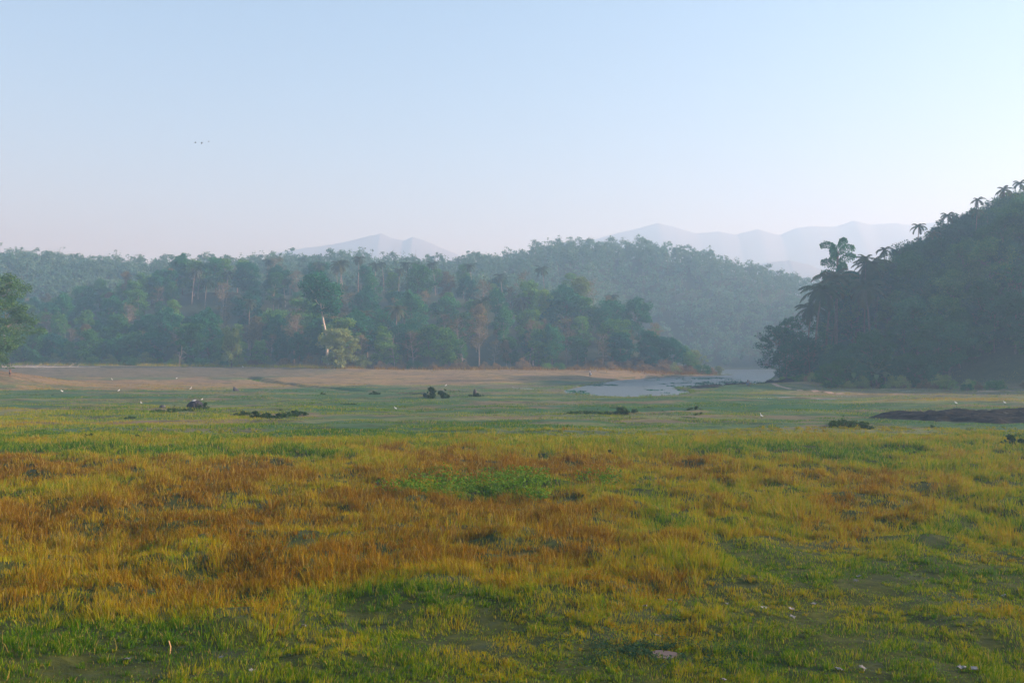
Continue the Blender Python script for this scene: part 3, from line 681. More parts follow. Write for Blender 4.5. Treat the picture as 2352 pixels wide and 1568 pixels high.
# ---------------------------------------------------------------- grass
bm_, nt, out = new_mat("grass_blade")
f = math_(nt, 'ADD', attr(nt, "dry"), math_(nt, 'MULTIPLY', math_(nt, 'SUBTRACT', attr(nt, "tint"), .5), .55), True)
c = ramp(nt, f, [(0.0, (.050, .150, .006)), (0.26, (.19, .28, .005)), (0.44, (.31, .30, .009)), (0.62, (.35, .27, .010)), (0.80, (.28, .17, .008)), (1, (.20, .100, .005))])
c = mixc(nt, math_(nt, 'GREATER_THAN', attr(nt, "tint"), .90), c, (.36, .28, .07))
leafy(nt, out, c, .35); M['blade'] = bm_
def blades(name, x, y, h, w, dry, seed, label, lean=.45, segs=2, out_az=None):
    R_ = np.random.default_rng(seed); n = len(x); z = T(x, y) - .02
    az = R_.uniform(0, 6.28, n); wl = fbm(x / 1.6, y / 1.6, 91, 2) * 12.0
    ln = h * lean * R_.uniform(.2, 1.3, n)
    if out_az is not None: az = out_az + R_.normal(0, .5, n)
    dx = (np.cos(az) * .95 + np.cos(wl) * .45) * ln; dy = (np.sin(az) * .95 + np.sin(wl) * .45) * ln
    fa = R_.uniform(0, pi, n); sx = np.cos(fa) * w * .5; sy = np.sin(fa) * w * .5
    ti = R_.uniform(0, 1, n); de = np.clip(dry + 0 * x, 0, 1)
    b0 = np.stack([x - sx, y - sy, z], -1); b1 = np.stack([x + sx, y + sy, z], -1)
    if segs == 2:
        m0 = np.stack([x + dx * .35 - sx * .8, y + dy * .35 - sy * .8, z + h * .6], -1); m1 = np.stack([x + dx * .35 + sx * .8, y + dy * .35 + sy * .8, z + h * .6], -1)
        tp_ = np.stack([x + dx, y + dy, z + h], -1)
        V = np.stack([b0, b1, m1, m0, tp_], 1).reshape(-1, 3); i = np.arange(n)[:, None] * 5
        F = [i + np.array([0, 1, 2, 3]), i + np.array([3, 2, 4])]; k = 5
    else:
        tp_ = np.stack([x + dx, y + dy, z + h], -1)
        V = np.stack([b0, b1, tp_], 1).reshape(-1, 3); i = np.arange(n)[:, None] * 3; F = [i + np.array([0, 1, 2])]; k = 3
    o = add(name, make_mesh(name, V, F, False, {"dry": np.repeat(de, k), "tint": np.repeat(ti, k)}), M['blade'])
    tag(o, label, "grass", None, "stuff"); return o
def sample(n, d0, d1, pw, seed, m=.56):
    "ground points, density falling with distance from the photographer's bank"
    R_ = np.random.default_rng(seed); u = R_.uniform(0, 1, n); e = 2 - pw
    y = (d0 ** e + u * (d1 ** e - d0 ** e)) ** (1 / e); x = R_.uniform(-m, m, n) * (y + 3); return x, y
QUAL = 1.0
pud = np.array([G(1525, 1511)])
def drop_bare(x, y, R_):
    dp = np.hypot((x - pud[0, 0]) / .45, (y - pud[0, 1]) / .42)
    bare = (np.hypot((x - G(200, 1530)[0]) / 1.6, (y - G(200, 1530)[1]) / .5) < 1) & (R_.uniform(0, 1, len(x)) < .7)
    return (dp > 1) & ~bare
# low understory
x, y = sample(480000, 15.5, 80, 1.75, 1); R_ = np.random.default_rng(2)
cl = fbm(x / .62, y / .68, 95, 3); tl = tallness(x, y)
k = drop_bare(x, y, R_) & (cl + R_.uniform(-.1, .1, len(x)) > .37); x, y, cl, tl = x[k], y[k], cl[k], tl[k]
h = (.05 + .10 * tl + .25 * np.clip(cl - .4, 0, 1)) * R_.uniform(.5, 1.3, len(x)) * (1 + .5 * ss((y - 45) / 20))
dr = dryness(x, y) - .08 + .5 * (cl - .48)
blades("low_grass", x, y, h, .0095 * (y / 18) ** .95 * R_.uniform(.6, 1.5, len(x)), dr, 4, "low green and brown grass under the tussocks of the near field")
# tussocks: blades fanning out of thousands of crowns
cx, cy = sample(30000, 15.2, 82, 1.25, 31); R_ = np.random.default_rng(32)
big = fbm(cx / 2.4, cy / 2.6, 97, 3); tl = tallness(cx, cy); mid_ = fbm(cx / .9, cy / .9, 98, 2)
k = (drop_bare(cx, cy, R_)) & (mid_ + .5 * (big - .5) + R_.uniform(-.12, .12, len(cx)) > .465)
cx, cy, big, tl = cx[k], cy[k], big[k], tl[k]
sz = R_.lognormal(0, .36, len(cx)) * (.55 + .9 * np.clip(big, .2, .8)); cd = dryness(cx, cy) + R_.normal(0, .11, len(cx)) + .10 * tl
per = 33; n = len(cx) * per; ci = np.repeat(np.arange(len(cx)), per)
az = R_.uniform(0, 2 * pi, n); q = np.abs(R_.normal(0, 1, n)); s_ = sz[ci]; t_ = tl[ci]
rad = (.05 + .06 * t_) * s_ * q * (1 + .012 * (cy[ci] - 16)); x = cx[ci] + rad * np.cos(az); y = cy[ci] + rad * np.sin(az)
h = (.115 + .15 * t_) * s_ * R_.uniform(.55, 1.25, n) * np.exp(-.12 * q * q) * np.where(R_.uniform(0, 1, n) < .02, 1.5, 1)
blades("tall_grass", x, y, h, .0085 * (y / 18) ** .95 * R_.uniform(.7, 1.6, n), cd[ci] + R_.normal(0, .05, n), 33, "golden brown and green tussock grass covering the near field", .5, 2, az)
x, y = sample(int(400000 * QUAL), 66, 215, 2.35, 5, .55)
pt = fbm(x / 4.5, y / 3.0, 101, 4); w = sdf(x, y)
lf = ss((-x - 12) / 18) * ss((122 - y) / 15)
keep = (pt + lf * .12 > .47) & (w > 1.2) & (np.random.default_rng(6).uniform(0, 1, len(x)) < ss((y - 60) / 20) + .1)
x, y, pt, lf = x[keep], y[keep], pt[keep], lf[keep]; R_ = np.random.default_rng(8)
h = (.06 + .5 * (pt - .48) + .12 * lf) * R_.uniform(.6, 1.3, len(x))
blades("meadow_grass", x, y, h, .045 * (y / 75) ** .8, dryness(x, y) - .15 + .08 * lf, 9, "short green grass tufts over the wet meadow", .4, 1)
# rough dry grass along the foot of the wood
R_ = np.random.default_rng(21); x = R_.uniform(-165, 66, 42000); y = yF(x) - R_.exponential(3.0, len(x)) + 1.5
ok = (sdf(x, y) > 1) & (fbm(x / 3, y / 3, 23, 3) > .42); x, y = x[ok], y[ok]
blades("rough_grass", x, y, R_.uniform(.3, 1.3, len(x)), .16, .55 + .5 * ss((x + 70) / 40) - .1, 22, "rough dry grass fringing the foot of the far wood", .6, 1)
# small broad-leaved weeds among the near grass
R_ = np.random.default_rng(25); x, y = sample(60000, 15.5, 60, 1.9, 26); ok = fbm(x / 1.3, y / 1.3, 27, 3) > .50; x, y = x[ok], y[ok]
P = np.stack([x, y, T(x, y) + R_.uniform(.02, .22, len(x)) * (.5 + .8 * tallness(x, y))], -1); lv, lq, lt = leaf_quads(R_, P, .045, .8, .6)
M['weedleaf'] = leaf_mat("weed_leaf", [(0.1, (.04, .12, .01)), (0.5, (.12, .22, .015)), (1, (.30, .30, .05))])
tag(add("leafy_weeds", make_mesh("leafy_weeds", lv, [lq], False, {"tint": lt}), M['weedleaf']), "small leafy weeds scattered through the near grass", "ground cover", None, "stuff")
# weeds along ditches
R_ = np.random.default_rng(12); xs = []; ys = []
for P, n in ((DITCH1, 9000), (DITCH2, 3500), (DITCH3, 4000), (DITCH4, 4500), (DITCH5, 2500), (WATER[:5], 5000), (WATER[14:], 7000)):
    P = np.array(P); k = R_.integers(0, len(P) - 1, n); t = R_.uniform(0, 1, n)[:, None]; q = P[k] * (1 - t) + P[k + 1] * t + R_.normal(0, .55, (n, 2))
    m_ = fbm(q[:, 0] / 1.8, q[:, 1] / 1.8, 13, 2) > .44; xs.append(q[m_, 0]); ys.append(q[m_, 1])
x = np.concatenate(xs); y = np.concatenate(ys); k = sdf(x, y) > -.3; x, y = x[k], y[k]
blades("ditch_weeds", x, y, R_.uniform(.12, .45, len(x)), .06, np.full(len(x), .05), 14, "dark green weeds lining the ditches and the lake shore", .6, 1)
# floating plants on the lake
R_ = np.random.default_rng(15); x = R_.uniform(4, 60, 60000); y = R_.uniform(150, 300, 60000)
ok = (sdf(x, y) < -.3) & (fbm(x / 9, y / 14, 16, 3) > .62) & (fbm(x / 1.5, y / 2, 17, 2) > .5)
P = np.stack([x[ok], y[ok], np.full(ok.sum(), -.10)], -1); lv, lq, lt = leaf_quads(R_, P, .5, .06, .8)
o = add("water_plants", make_mesh("water_plants", lv, [lq], False, {"tint": lt}), M['leaf_cool']); tag(o, "green mats of floating plants on the lake", "water plants", None, "stuff")
# ---------------------------------------------------------------- tufts, rocks
PR['weed'] = []
def weed_proto(seed, mat, n=900, H=.6, R=.8):
    rr = np.random.default_rng(seed); nb = 16; C = []; 
    for i in range(nb):
        a = rr.uniform(0, 6.28); q = R * rr.uniform(0, 1) ** .7; C.append((q * cos(a) * 1.5, q * sin(a), H * rr.uniform(.1, .75) * (1.05 - .7 * q / R)))
    P = leaf_cloud(rr, np.array(C), rr.uniform(.10, .30, nb) * R, n // nb, .7); P = P[P[:, 2] > -.02]
    sp = np.array(C)[rr.integers(0, nb, 34)] + rr.normal(0, .1, (34, 3)); sp[:, 2] = np.abs(sp[:, 2]) + rr.uniform(0, .18, 34) * H
    lv, lq, lt = leaf_quads(rr, np.vstack([P, sp]), .17, 1.1, .6)
    st = [(np.array([(c_[0] * .7, c_[1] * .7, -.1), c_]), [.008, .004]) for c_ in sp]; tv, tq = tubes(st, 3)
    e = empty('weed_clump'); add('stem', make_mesh('weed_stems', tv, [tq]), M['bark'], e)
    add('foliage', make_mesh('weed_foliage', lv, [lq], False, {"tint": lt}), M[mat], e); e['h'] = H; return e
PR['weed'] = [weed_proto(600, 'bush_dark'), weed_proto(601, 'bush_dark', 1100, .8, .6), weed_proto(602, 'bush_dark', 1200, .45, 1.0)]
TU = []
def tuft(px, py, wpx, label=None, v=None, dz=1.0):
    x, y = G(px, py, .1); s = wpx / F2 * y / 1.6
    o = place('weed', x, y, s, v=v); o.scale = (s, s, s * dz * (.75 if label is None else 1))
    tag(o, label, "weed clump", None)
    if not label: TU.append(o); o['group'] = "dark weed clumps on the meadow"
    return o
for px, py, w in ((1489, 934, 22), (1411, 938, 18), (1332, 944, 16), (1370, 945, 20), (1345, 949, 60), (1545, 940, 9), (1556, 942, 14), (1597, 940, 34), (1523, 942, 20), (1608, 951, 24), (1535, 955, 13), (1580, 957, 22),
                  (1654, 966, 34), (1450, 981, 11), (1547, 987, 9), (1688, 987, 16), (1654, 997, 10), (1626, 989, 8), (1600, 988, 8), (1430, 948, 60), (1485, 951, 40), (2047, 1022, 34), (2141, 982, 30), (2098, 1044, 34), (2270, 1042, 34), (2246, 1043, 26),
                  (1137, 954, 12), (50, 961, 26), (180, 958, 20), (300, 960, 24), (210, 1002, 40), (320, 1004, 44), (560, 948, 40), (640, 955, 80), (590, 958, 60), (680, 950, 50), (740, 905, 20), (800, 926, 22), (860, 903, 26), (1035, 893, 14), (120, 905, 18), (1720, 996, 12), (1838, 994, 14), (1900, 1004, 12), (1790, 1005, 16), (1990, 986, 40), (2200, 1000, 30)):
    tuft(px, py, w)
TU.sort(key=lambda o: o.location.x / o.location.y)
for i, o in enumerate(TU): o['label'] = f"low dark weed clump on the open meadow, {ordn(i+1)} from left"
tuft(995, 912, 62, "largest dark bushy mound in the middle of the meadow", 1, 1.0)
tuft(1055, 898, 34, "low flat dark mound just right of the largest meadow mound", 2, .6)
tuft(1096, 911, 34, "small dark mound with a stump, right of the meadow's largest mound", 0, .9)
tuft(1684, 968, 16, "upright dark bush at the right end of the meadow ditch", 1, 1.3)
tuft(1400, 1050, 40, "dark green tussock standing in the golden grass beyond the centre", 1, 1.1)
tuft(888, 1003, 26, "dark green tussock on the green strip left of centre", 0, 1.0)
tuft(1940, 981, 66, "dark wide bush just left of the rock outcrop", 2, 1.1)
tuft(2325, 1020, 70, "big dark green bush at the right edge over the ditch", 1, 1.0)
tuft(470, 938, 34, "green leafy weeds growing at the boulder's right side", 1, 1.2)
tuft(400, 944, 60, "dark low weeds between the small rock and the boulder", 2, .8)
x, y = G(1137, 1128); 
M['herb'] = leaf_mat("bright_herb", [(0.1, (.07, .17, .012)), (0.5, (.15, .27, .02)), (1, (.28, .36, .05))])
rr = np.random.default_rng(77); n = 9000; a = rr.uniform(0, 6.28, n); q = np.sqrt(rr.uniform(0, 1, n)); hx = x + q * np.cos(a) * 6.0; hy = y + q * np.sin(a) * 4.0
ok = (fbm(hx / 1.1, hy / 1.1, 7, 3) + .16 * (1 - q) > .60); hx, hy = hx[ok] , hy[ok]; hz = T(hx, hy) + rr.uniform(.25, .75, len(hx)) * (.4 + fbm(hx / 1.1, hy / 1.1, 8, 2))
lv, lq, lt = leaf_quads(rr, np.stack([hx, hy, hz], -1), .13, .8, .5)
tag(add("bright_herbs", make_mesh("bright_herbs", lv, [lq], False, {"tint": lt}), M['herb']), "patch of bright green leafy herbs amid the golden grass", "ground cover", None, "stuff")
# boulder
def rock(name, P, seed, amp=.12, sub=4, fn=None):
    import bmesh
    bm = bmesh.new(); bmesh.ops.create_icosphere(bm, subdivisions=sub, radius=1)
    V = np.array([v.co[:] for v in bm.verts]); Fq = np.array([[v.index for v in f.verts] for f in bm.faces]); bm.free()
    n_ = fbm(V[:, 0] * 1.3 + V[:, 2] + 5, V[:, 1] * 1.3 - V[:, 2] * .7 + 5, seed, 4) - .5
    V = V * (1 + amp * 2 * n_)[:, None]
    if fn: V = fn(V)
    V = V * np.array(P)
    return make_mesh(name, V, [Fq], True)
rk, nt, out = new_mat("dark_rock")
b = nt.nodes.new("ShaderNodeBsdfPrincipled"); b.inputs["Specular IOR Level"].default_value = .1; b.inputs["Roughness"].default_value = .8
tc = nt.nodes.new("ShaderNodeTexCoord"); mp = nt.nodes.new("ShaderNodeMapping"); mp.inputs["Scale"].default_value = (3.5, 3.5, .4); nt.links.new(tc.outputs["Object"], mp.inputs[0])
c = ramp(nt, noise(nt, 1.6, 5, .7, mp.outputs[0]), [(.35, (.025, .028, .032)), (.55, (.07, .07, .075)), (.72, (.22, .22, .22))])
sx = nt.nodes.new("ShaderNodeSeparateXYZ"); nt.links.new(tc.outputs["Object"], sx.inputs[0])
nt.links.new(c, b.inputs["Base Color"]); bp = nt.nodes.new("ShaderNodeBump"); bp.inputs["Strength"].default_value = .6; bp.inputs["Distance"].default_value = .08
nt.links.new(noise(nt, 4, 5), bp.inputs["Height"]); nt.links.new(bp.outputs[0], b.inputs["Normal"]); nt.links.new(b.outputs[0], out.inputs[0]); M['rock'] = rk
bwm, nt, out = new_mat("boulder_rock")
b = nt.nodes.new("ShaderNodeBsdfPrincipled"); b.inputs["Specular IOR Level"].default_value = .1; b.inputs["Roughness"].default_value = .8
tc = nt.nodes.new("ShaderNodeTexCoord"); mp = nt.nodes.new("ShaderNodeMapping"); mp.inputs["Scale"].default_value = (3.5, 3.5, .3); nt.links.new(tc.outputs["Object"], mp.inputs[0])
c = ramp(nt, noise(nt, 1.3, 4, .6, mp.outputs[0]), [(.35, (.014, .016, .020)), (.6, (.035, .036, .04)), (.8, (.22, .22, .22))])
vm = nt.nodes.new("ShaderNodeVectorMath"); vm.operation = 'DISTANCE'; nt.links.new(tc.outputs["Object"], vm.inputs[0]); vm.inputs[1].default_value = (-.12, -.15, 1.02)
c = mixc(nt, ramp(nt, math_(nt, 'ADD', vm.outputs["Value"], math_(nt, 'MULTIPLY', noise(nt, 6, 3), .3)), [(.38, (1, 1, 1)), (.5, (0, 0, 0))]), c, (.75, .75, .72))
nt.links.new(c, b.inputs["Base Color"]); nt.links.new(b.outputs[0], out.inputs[0]); M['boulder'] = bwm
def put(name, me, mat, px, py, label, cat, z0=0, rz=0, dz=0):
    x, y = G(px, py, z0); o = add(name, me, mat, None, (x, y, Tz(x, y) + dz)); o.rotation_euler = (0, 0, rz); return tag(o, label, cat)
def dome(V):
    V = V.copy(); V[:, 2] = np.where(V[:, 2] < -.3, -.3 + (V[:, 2] + .3) * .2, V[:, 2]); return V
put("boulder", rock("boulder", (1.0, .9, .95), 3, .10, 4, dome), M['boulder'], 450, 938, "big round dark boulder streaked white on top, alone on the left meadow", "boulder", dz=.05)
put("rock", rock("small_rock", (.36, .3, .34), 8, .2, 3, dome), M['rock'], 374, 939, "small dark rock left of the big round boulder", "rock")
def fin(V):
    V = V.copy(); t = (V[:, 0] + 1) / 2; up_ = V[:, 2] > 0
    V[:, 2] = np.where(up_, V[:, 2] * (1.9 - 1.7 * t) * (t > -.1), V[:, 2] * .4); V[:, 0] = np.where(V[:, 0] < -.25, -.25 + (V[:, 0] + .25) * .25, V[:, 0]); return V
put("pointed_rock", rock("pointed_rock", (.85, .5, .62), 13, .10, 4, fin), M['rock'], 541, 897, "pointed fin-shaped grey rock standing on the dry field", "rock")
put("rock", rock("mound_rock", (.8, .6, .55), 15, .2, 3, dome), M['rock'], 1016, 906, "grey rock at the right side of the largest meadow mound", "rock")
put("stump", rock("stump", (.28, .25, .75), 16, .2, 3, dome), M['rock'], 1091, 910, "short dark stump on the small meadow mound", "stump", dz=.3)
# rock outcrop lower right: layered low slabs
def slab(cx, cy, rx, ry, hh, seed, label, rz=0.0, name="rock_slab"):
    g = 120; u, v = np.meshgrid(np.linspace(-1, 1, g), np.linspace(-1, 1, g)); rr_ = np.hypot(u, v)
    ang = np.arctan2(v, u); edge = .78 + .45 * (fbm(np.cos(ang) * 2 + 4, np.sin(ang) * 2 + 4, seed, 3) - .5) * 2
    xx = u * rx; yy = v * ry; c_, s_ = cos(rz), sin(rz); wx_ = cx + xx * c_ - yy * s_; wy_ = cy + xx * s_ + yy * c_
    n_ = fbm(xx / 2.4, yy / .8, seed + 3, 5); st_ = np.round(n_ * 9) / 9 * .75 + n_ * .25
    z_ = T(wx_, wy_) + hh * (ss((edge - rr_) / .35) * (.45 + 1.1 * (st_ - .3))) - .18 * (rr_ > edge) - .12
    ii = np.arange(g * g).reshape(g, g)
    Vt = np.stack([wx_ - cx, wy_ - cy, z_ - Tz(cx, cy)], -1).reshape(-1, 3); Vb = Vt.copy(); Vb[:, 2] -= .6
    top_ = np.stack([ii[:-1, :-1], ii[:-1, 1:], ii[1:, 1:], ii[1:, :-1]], -1).reshape(-1, 4); bot = top_[:, ::-1] + g * g
    o = add(name, make_mesh(name, np.vstack([Vt, Vb]), [np.vstack([top_, bot])], True), M['slab'], None, (cx, cy, Tz(cx, cy)))
    return tag(o, label, "rock")
sm_, nt, out = new_mat("weathered_slab")
b = nt.nodes.new("ShaderNodeBsdfPrincipled"); b.inputs["Specular IOR Level"].default_value = .05; b.inputs["Roughness"].default_value = .85
tc = nt.nodes.new("ShaderNodeTexCoord"); mp = nt.nodes.new("ShaderNodeMapping"); mp.inputs["Scale"].default_value = (.35, 1.2, 1.5); nt.links.new(tc.outputs["Object"], mp.inputs[0])
c = ramp(nt, noise(nt, .9, 7, .75, mp.outputs[0]), [(.38, (.003, .004, .006)), (.48, (.012, .015, .020)), (.56, (.035, .032, .024)), (.61, (.010, .014, .012)), (.70, (.14, .15, .15))])
nt.links.new(c, b.inputs["Base Color"]); bp = nt.nodes.new("ShaderNodeBump"); bp.inputs["Strength"].default_value = .8; bp.inputs["Distance"].default_value = .15
nt.links.new(noise(nt, 2.5, 6, .7, mp.outputs[0]), bp.inputs["Height"]); nt.links.new(bp.outputs[0], b.inputs["Normal"]); nt.links.new(b.outputs[0], out.inputs[0]); M['slab'] = sm_
slab(*G(2170, 946, .6), 8.5, 9, .8, 31, "long low dark rock outcrop with pale streaks, widest slab right of the bush", .15, "rock_outcrop")
slab(*G(2290, 950, .6), 8.5, 6.5, .8, 37, "dark rock slab with a low hump at the right edge", .0, "rock_outcrop")
slab(*G(2255, 932, .9), 9, 3.5, .8, 43, "thin pale-edged rock strip behind the dark outcrop", .05, "rock_outcrop")
slab(35.5, 182, 4.5, 4, .5, 51, "low bluish rock slab at the tip of the lake spit", .9)
slab(43, 190.5, 5, 2.2, .7, 53, "dark rock ledge along the crest of the spit left of the squatting person", .35)
slab(52, 196, 6.0, 2.6, 1.0, 57, "sloping blue-grey rock right of the squatting person", .6)
# ---------------------------------------------------------------- puddle, paths, fallen tree, litter
def strip(name, pts, wd, mat, label):
    P = np.array(pts, float); t = np.linspace(0, len(P) - 1, 60); c_ = np.stack([I(t, range(len(P)), P[:, 0]), I(t, range(len(P)), P[:, 1])], -1)
    c_[:, 1] += (fbm(t * 1.5, t * 0, 4, 2) - .5) * .8
    tg = np.gradient(c_, axis=0); tg /= np.linalg.norm(tg, axis=1)[:, None]; nn = np.stack([-tg[:, 1], tg[:, 0]], -1) * (wd * (.7 + .6 * fbm(t * 2, t * 0, 9, 2)))[:, None]
    rows = [c_ + nn * k for k in (-.5, -.2, .2, .5)]; V = np.concatenate([np.column_stack([r_, T(r_[:, 0], r_[:, 1]) + .035]) for r_ in rows]); n = 60; i = np.arange(n - 1)
    F = np.vstack([np.stack([i + k * n, i + 1 + k * n, i + 1 + (k + 1) * n, i + (k + 1) * n], -1) for k in range(3)])
    return tag(add(name, make_mesh(name, V, [F], True), mat), label, kind="structure")
M['path'] = plain_mat("bare_path_soil", (.30, .20, .14), (.42, .30, .22), 1.5, .95, .1)
strip("footpath", [(47.5, 190), (50, 178), (51.5, 166), (53, 158), (57, 156), (63, 157)], 1.1, M['path'], "narrow bare footpath running down from the squatting person")
strip("footpath", [(72, 168), (80, 170), (88, 172), (98, 173)], 1.3, M['path'], "pale footpath below the trees at the right")
pw_, nt, out = new_mat("puddle_water"); b = nt.nodes.new("ShaderNodeBsdfPrincipled"); b.inputs["Base Color"].default_value = (.11, .075, .06, 1); b.inputs["Roughness"].default_value = .6; b.inputs["Specular IOR Level"].default_value = .25; nt.links.new(b.outputs[0], out.inputs[0])
px_, py_ = pud[0]; an = np.linspace(0, 2 * pi, 40, endpoint=False); rr_ = .27 * (1 + .5 * (fbm(np.cos(an) + 3, np.sin(an) + 3, 6, 3) - .5) * 2)
gx = px_ + rr_ * np.cos(an); gy = py_ + rr_ * .9 * np.sin(an); zt = Tz(px_, py_) + .035
V = [(px_, py_, zt)] + [(a_, b_, zt) for a_, b_ in zip(gx, gy)]; F = [(0, i + 1, (i + 1) % 40 + 1) for i in range(40)]
tag(add("puddle", make_mesh("puddle", V, [np.array(F)]), pw_), kind="structure", label="small muddy puddle in the near grass")
rr = np.random.default_rng(88); n = 9000; a = rr.uniform(0, 6.28, n); q = .30 + rr.exponential(.45, n); hx = px_ + q * np.cos(a) * 1.9; hy = py_ + .25 + q * np.sin(a) * 1.0
ok = (fbm(hx / .35, hy / .35, 7, 3) > .48) & (np.hypot((hx - px_), (hy - py_) / .8) > .33); hx, hy = hx[ok], hy[ok]
lv, lq, lt = leaf_quads(rr, np.stack([hx, hy, T(hx, hy) + rr.uniform(.02, .12, len(hx))], -1), .045, .7, .6)
M['creep'] = leaf_mat("creeping_weed", [(0.1, (.02, .06, .03)), (1, (.06, .12, .06))])
tag(add("creeping_weeds", make_mesh("creeping_weeds", lv, [lq], False, {"tint": lt}), M['creep']), "dark creeping weeds around the puddle", "ground cover", None, "stuff")
# fallen tree
rr = np.random.default_rng(9); a = np.linspace(0, 1, 14)
def gl(t, dz): x_ = -152 + 31 * t; y_ = 291 + 2 * np.sin(t * 2); return np.stack([x_, y_, T(x_, y_) + dz], -1)
P0 = gl(a, .55 - .35 * a + .05 * np.sin(a * 20)); paths = [(P0, .26 * (1 - .8 * a) + .03)]
q = gl(np.array([.36, .42, .46, .5, .62]), 0) ; q[:, 2] += [.45, .15, -.05, .0, .25]; q[:, 1] -= [0, 1.5, 3, 3.4, 3.6]; paths.append((q, [.1, .08, .07, .06, .03]))
for i in range(7):
    k = 4 + i; paths.append(limb(rr, P0[k], (.6, rr.normal(0, .5), .5), rr.uniform(1.5, 4), .06, .015, 5, .15)[:2])
tv, tq = tubes(paths, 6); c0 = P0[6].copy(); tag(add("fallen_tree", make_mesh("fallen_tree", tv - c0, [tq], True), M['bark_pale'], None, c0), "long pale fallen tree trunk with bare branches lying at far left", "fallen tree")
M['litter'] = plain_mat("dull_white_plastic", (.16, .155, .14), (.30, .29, .27), 20, .5)
LIT = []
for i, (px, py) in enumerate(((700, 1429), (295, 1496), (512, 1490), (580, 1536), (1538, 1373), (1478, 1398), (1668, 1384), (1752, 1399), (1813, 1396), (1865, 1382), (1881, 1315), (1971, 1321), (1964, 1332), (1508, 1455), (1818, 1417), (1658, 1556), (1926, 1543), (1978, 1541), (2204, 1546), (2233, 1551), (2302, 1360))):
    rr = np.random.default_rng(700 + i); x, y = G(px, py, .1); g = 9; u, v = np.meshgrid(np.linspace(-1, 1, g), np.linspace(-1, 1, g)); k = rr.uniform(.6, 1.05)
    er = 1 + .5 * (fbm(u * 1.5 + 9 + i, v * 1.5 + 9, 3, 2) - .5)
    zz = .07 * fbm(u * 2 + 7 * i, v * 2, 5, 3) + .02; Vt = np.stack([u * .075 * er * k, v * .055 * er * k, zz], -1).reshape(-1, 3); Vb = Vt - [0, 0, .006]
    ii = np.arange(81).reshape(9, 9); tf = np.stack([ii[:-1, :-1], ii[:-1, 1:], ii[1:, 1:], ii[1:, :-1]], -1).reshape(-1, 4)
    o = add("litter_scrap", make_mesh("litter_scrap", np.vstack([Vt, Vb]), [np.vstack([tf, tf[:, ::-1] + 81])]), M['litter'], None, (x, y, Tz(x, y) + .035)); o.rotation_euler = (rr.uniform(-.25, .25), rr.uniform(-.3, .3), rr.uniform(0, 3))
    o['category'] = "litter"; o['group'] = "white scraps on the near grass"; LIT.append(o)
LIT.sort(key=lambda o: o.location.x / o.location.y)
for i, o in enumerate(LIT): o['label'] = f"crumpled whitish scrap on the short near grass, {ordn(i+1)} from left"
x, y = G(394, 1478, .1); tv, tq = tubes([([(0, 0, -.05), (.01, 0, .1), (-.03, .01, .22)], [.012, .014, .011])], 6)
tag(add("wooden_stake", make_mesh("wooden_stake", tv, [tq]), plain_mat("stake_wood", (.55, .35, .15)), None, (x, y, Tz(x, y) + .05)), "short yellowish stake poking out of the near left grass", "stake")
# ---------------------------------------------------------------- egrets
M['white'] = plain_mat("white_feathers", (.80, .80, .78), (.86, .86, .84), 10, .7, .2); M['beak'] = plain_mat("yellow_beak", (.6, .4, .08)); M['legs'] = plain_mat("dark_legs", (.04, .05, .04))
def skin_obj(name, joints, edges, radii, mat, parent=None, sub=1, root=0):
    me = bpy.data.meshes.new(name); me.from_pydata(joints, edges, []); o = bpy.data.objects.new(name, me); COL.objects.link(o)
    sk = o.modifiers.new("skin", 'SKIN'); sk.use_smooth_shade = True
    for i, r_ in enumerate(radii):
        rr2 = r_ if isinstance(r_, tuple) else (r_, r_); me.skin_vertices[0].data[i].radius = rr2
        me.skin_vertices[0].data[i].use_root = (i == root)
    s_ = o.modifiers.new("sub", 'SUBSURF'); s_.levels = sub; s_.render_levels = sub
    dg = bpy.context.evaluated_depsgraph_get(); me2 = bpy.data.meshes.new_from_object(o.evaluated_get(dg)); bpy.data.objects.remove(o)
    me2.name = name; return add(name, me2, mat, parent)
def egret(seed, up, name="egret"):
    e = empty(name); nk = .20 if up else .07
    J = [(-.17, 0, .30), (-.08, 0, .33), (.02, 0, .36), (.09, 0, .40), (.12, 0, .44 + nk * .4), (.10, 0, .46 + nk * .75), (.13, 0, .47 + nk), (.17, 0, .475 + nk)]
    skin_obj('body', J, [(i, i + 1) for i in range(7)], [.02, .055, .08, .05, .028, .022, .026, .018], M['white'], e, 1, 2)
    tv, tq = tubes([([(.18, 0, .475 + nk), (.27, 0, .455 + nk)], [.012, .003])], 5); add('beak', make_mesh('egret_beak', tv, [tq]), M['beak'], e)
    for s_ in (-1, 1):
        tv, tq = tubes([([(0, .03 * s_, .30), (.015, .03 * s_, .16), (0, .03 * s_, 0), (.05, .03 * s_, .0)], [.012, .008, .008, .006])], 5); add('leg', make_mesh('egret_leg', tv, [tq]), M['legs'], e)
    return e
E0 = egret(1, True); E1 = egret(2, False)
EG = [(258, 871, 1, "white egret standing at the far edge of the left dry field"), (406, 872, 0, "white egret hunched at the far edge of the left dry field"), (143, 904, 0, "white egret on the far left of the meadow"),
      (273, 902, 0, "small faint white egret right of the far left egret"), (438, 899, 1, "white egret above the big round boulder on the dry grass"), (325, 931, 0, "white egret low in the green grass left of the boulder"),
      (464, 925, 0, "white egret just behind the big boulder"), (558, 864, 1, "white egret upright beside the ditch's far end"), (1024, 889, 0, "white egret on the mud behind the largest meadow mound"),
      (1749, 962, 1, "white egret on the right meadow between ditch and rock outcrop"), (909, 943, 0, "white egret by the muddy patch left of centre"), (2195, 933, 0, "white egret on the back strip of the rock outcrop"), (2307, 936, 0, "white egret on the far right rock slab")]
u0 = u1 = False
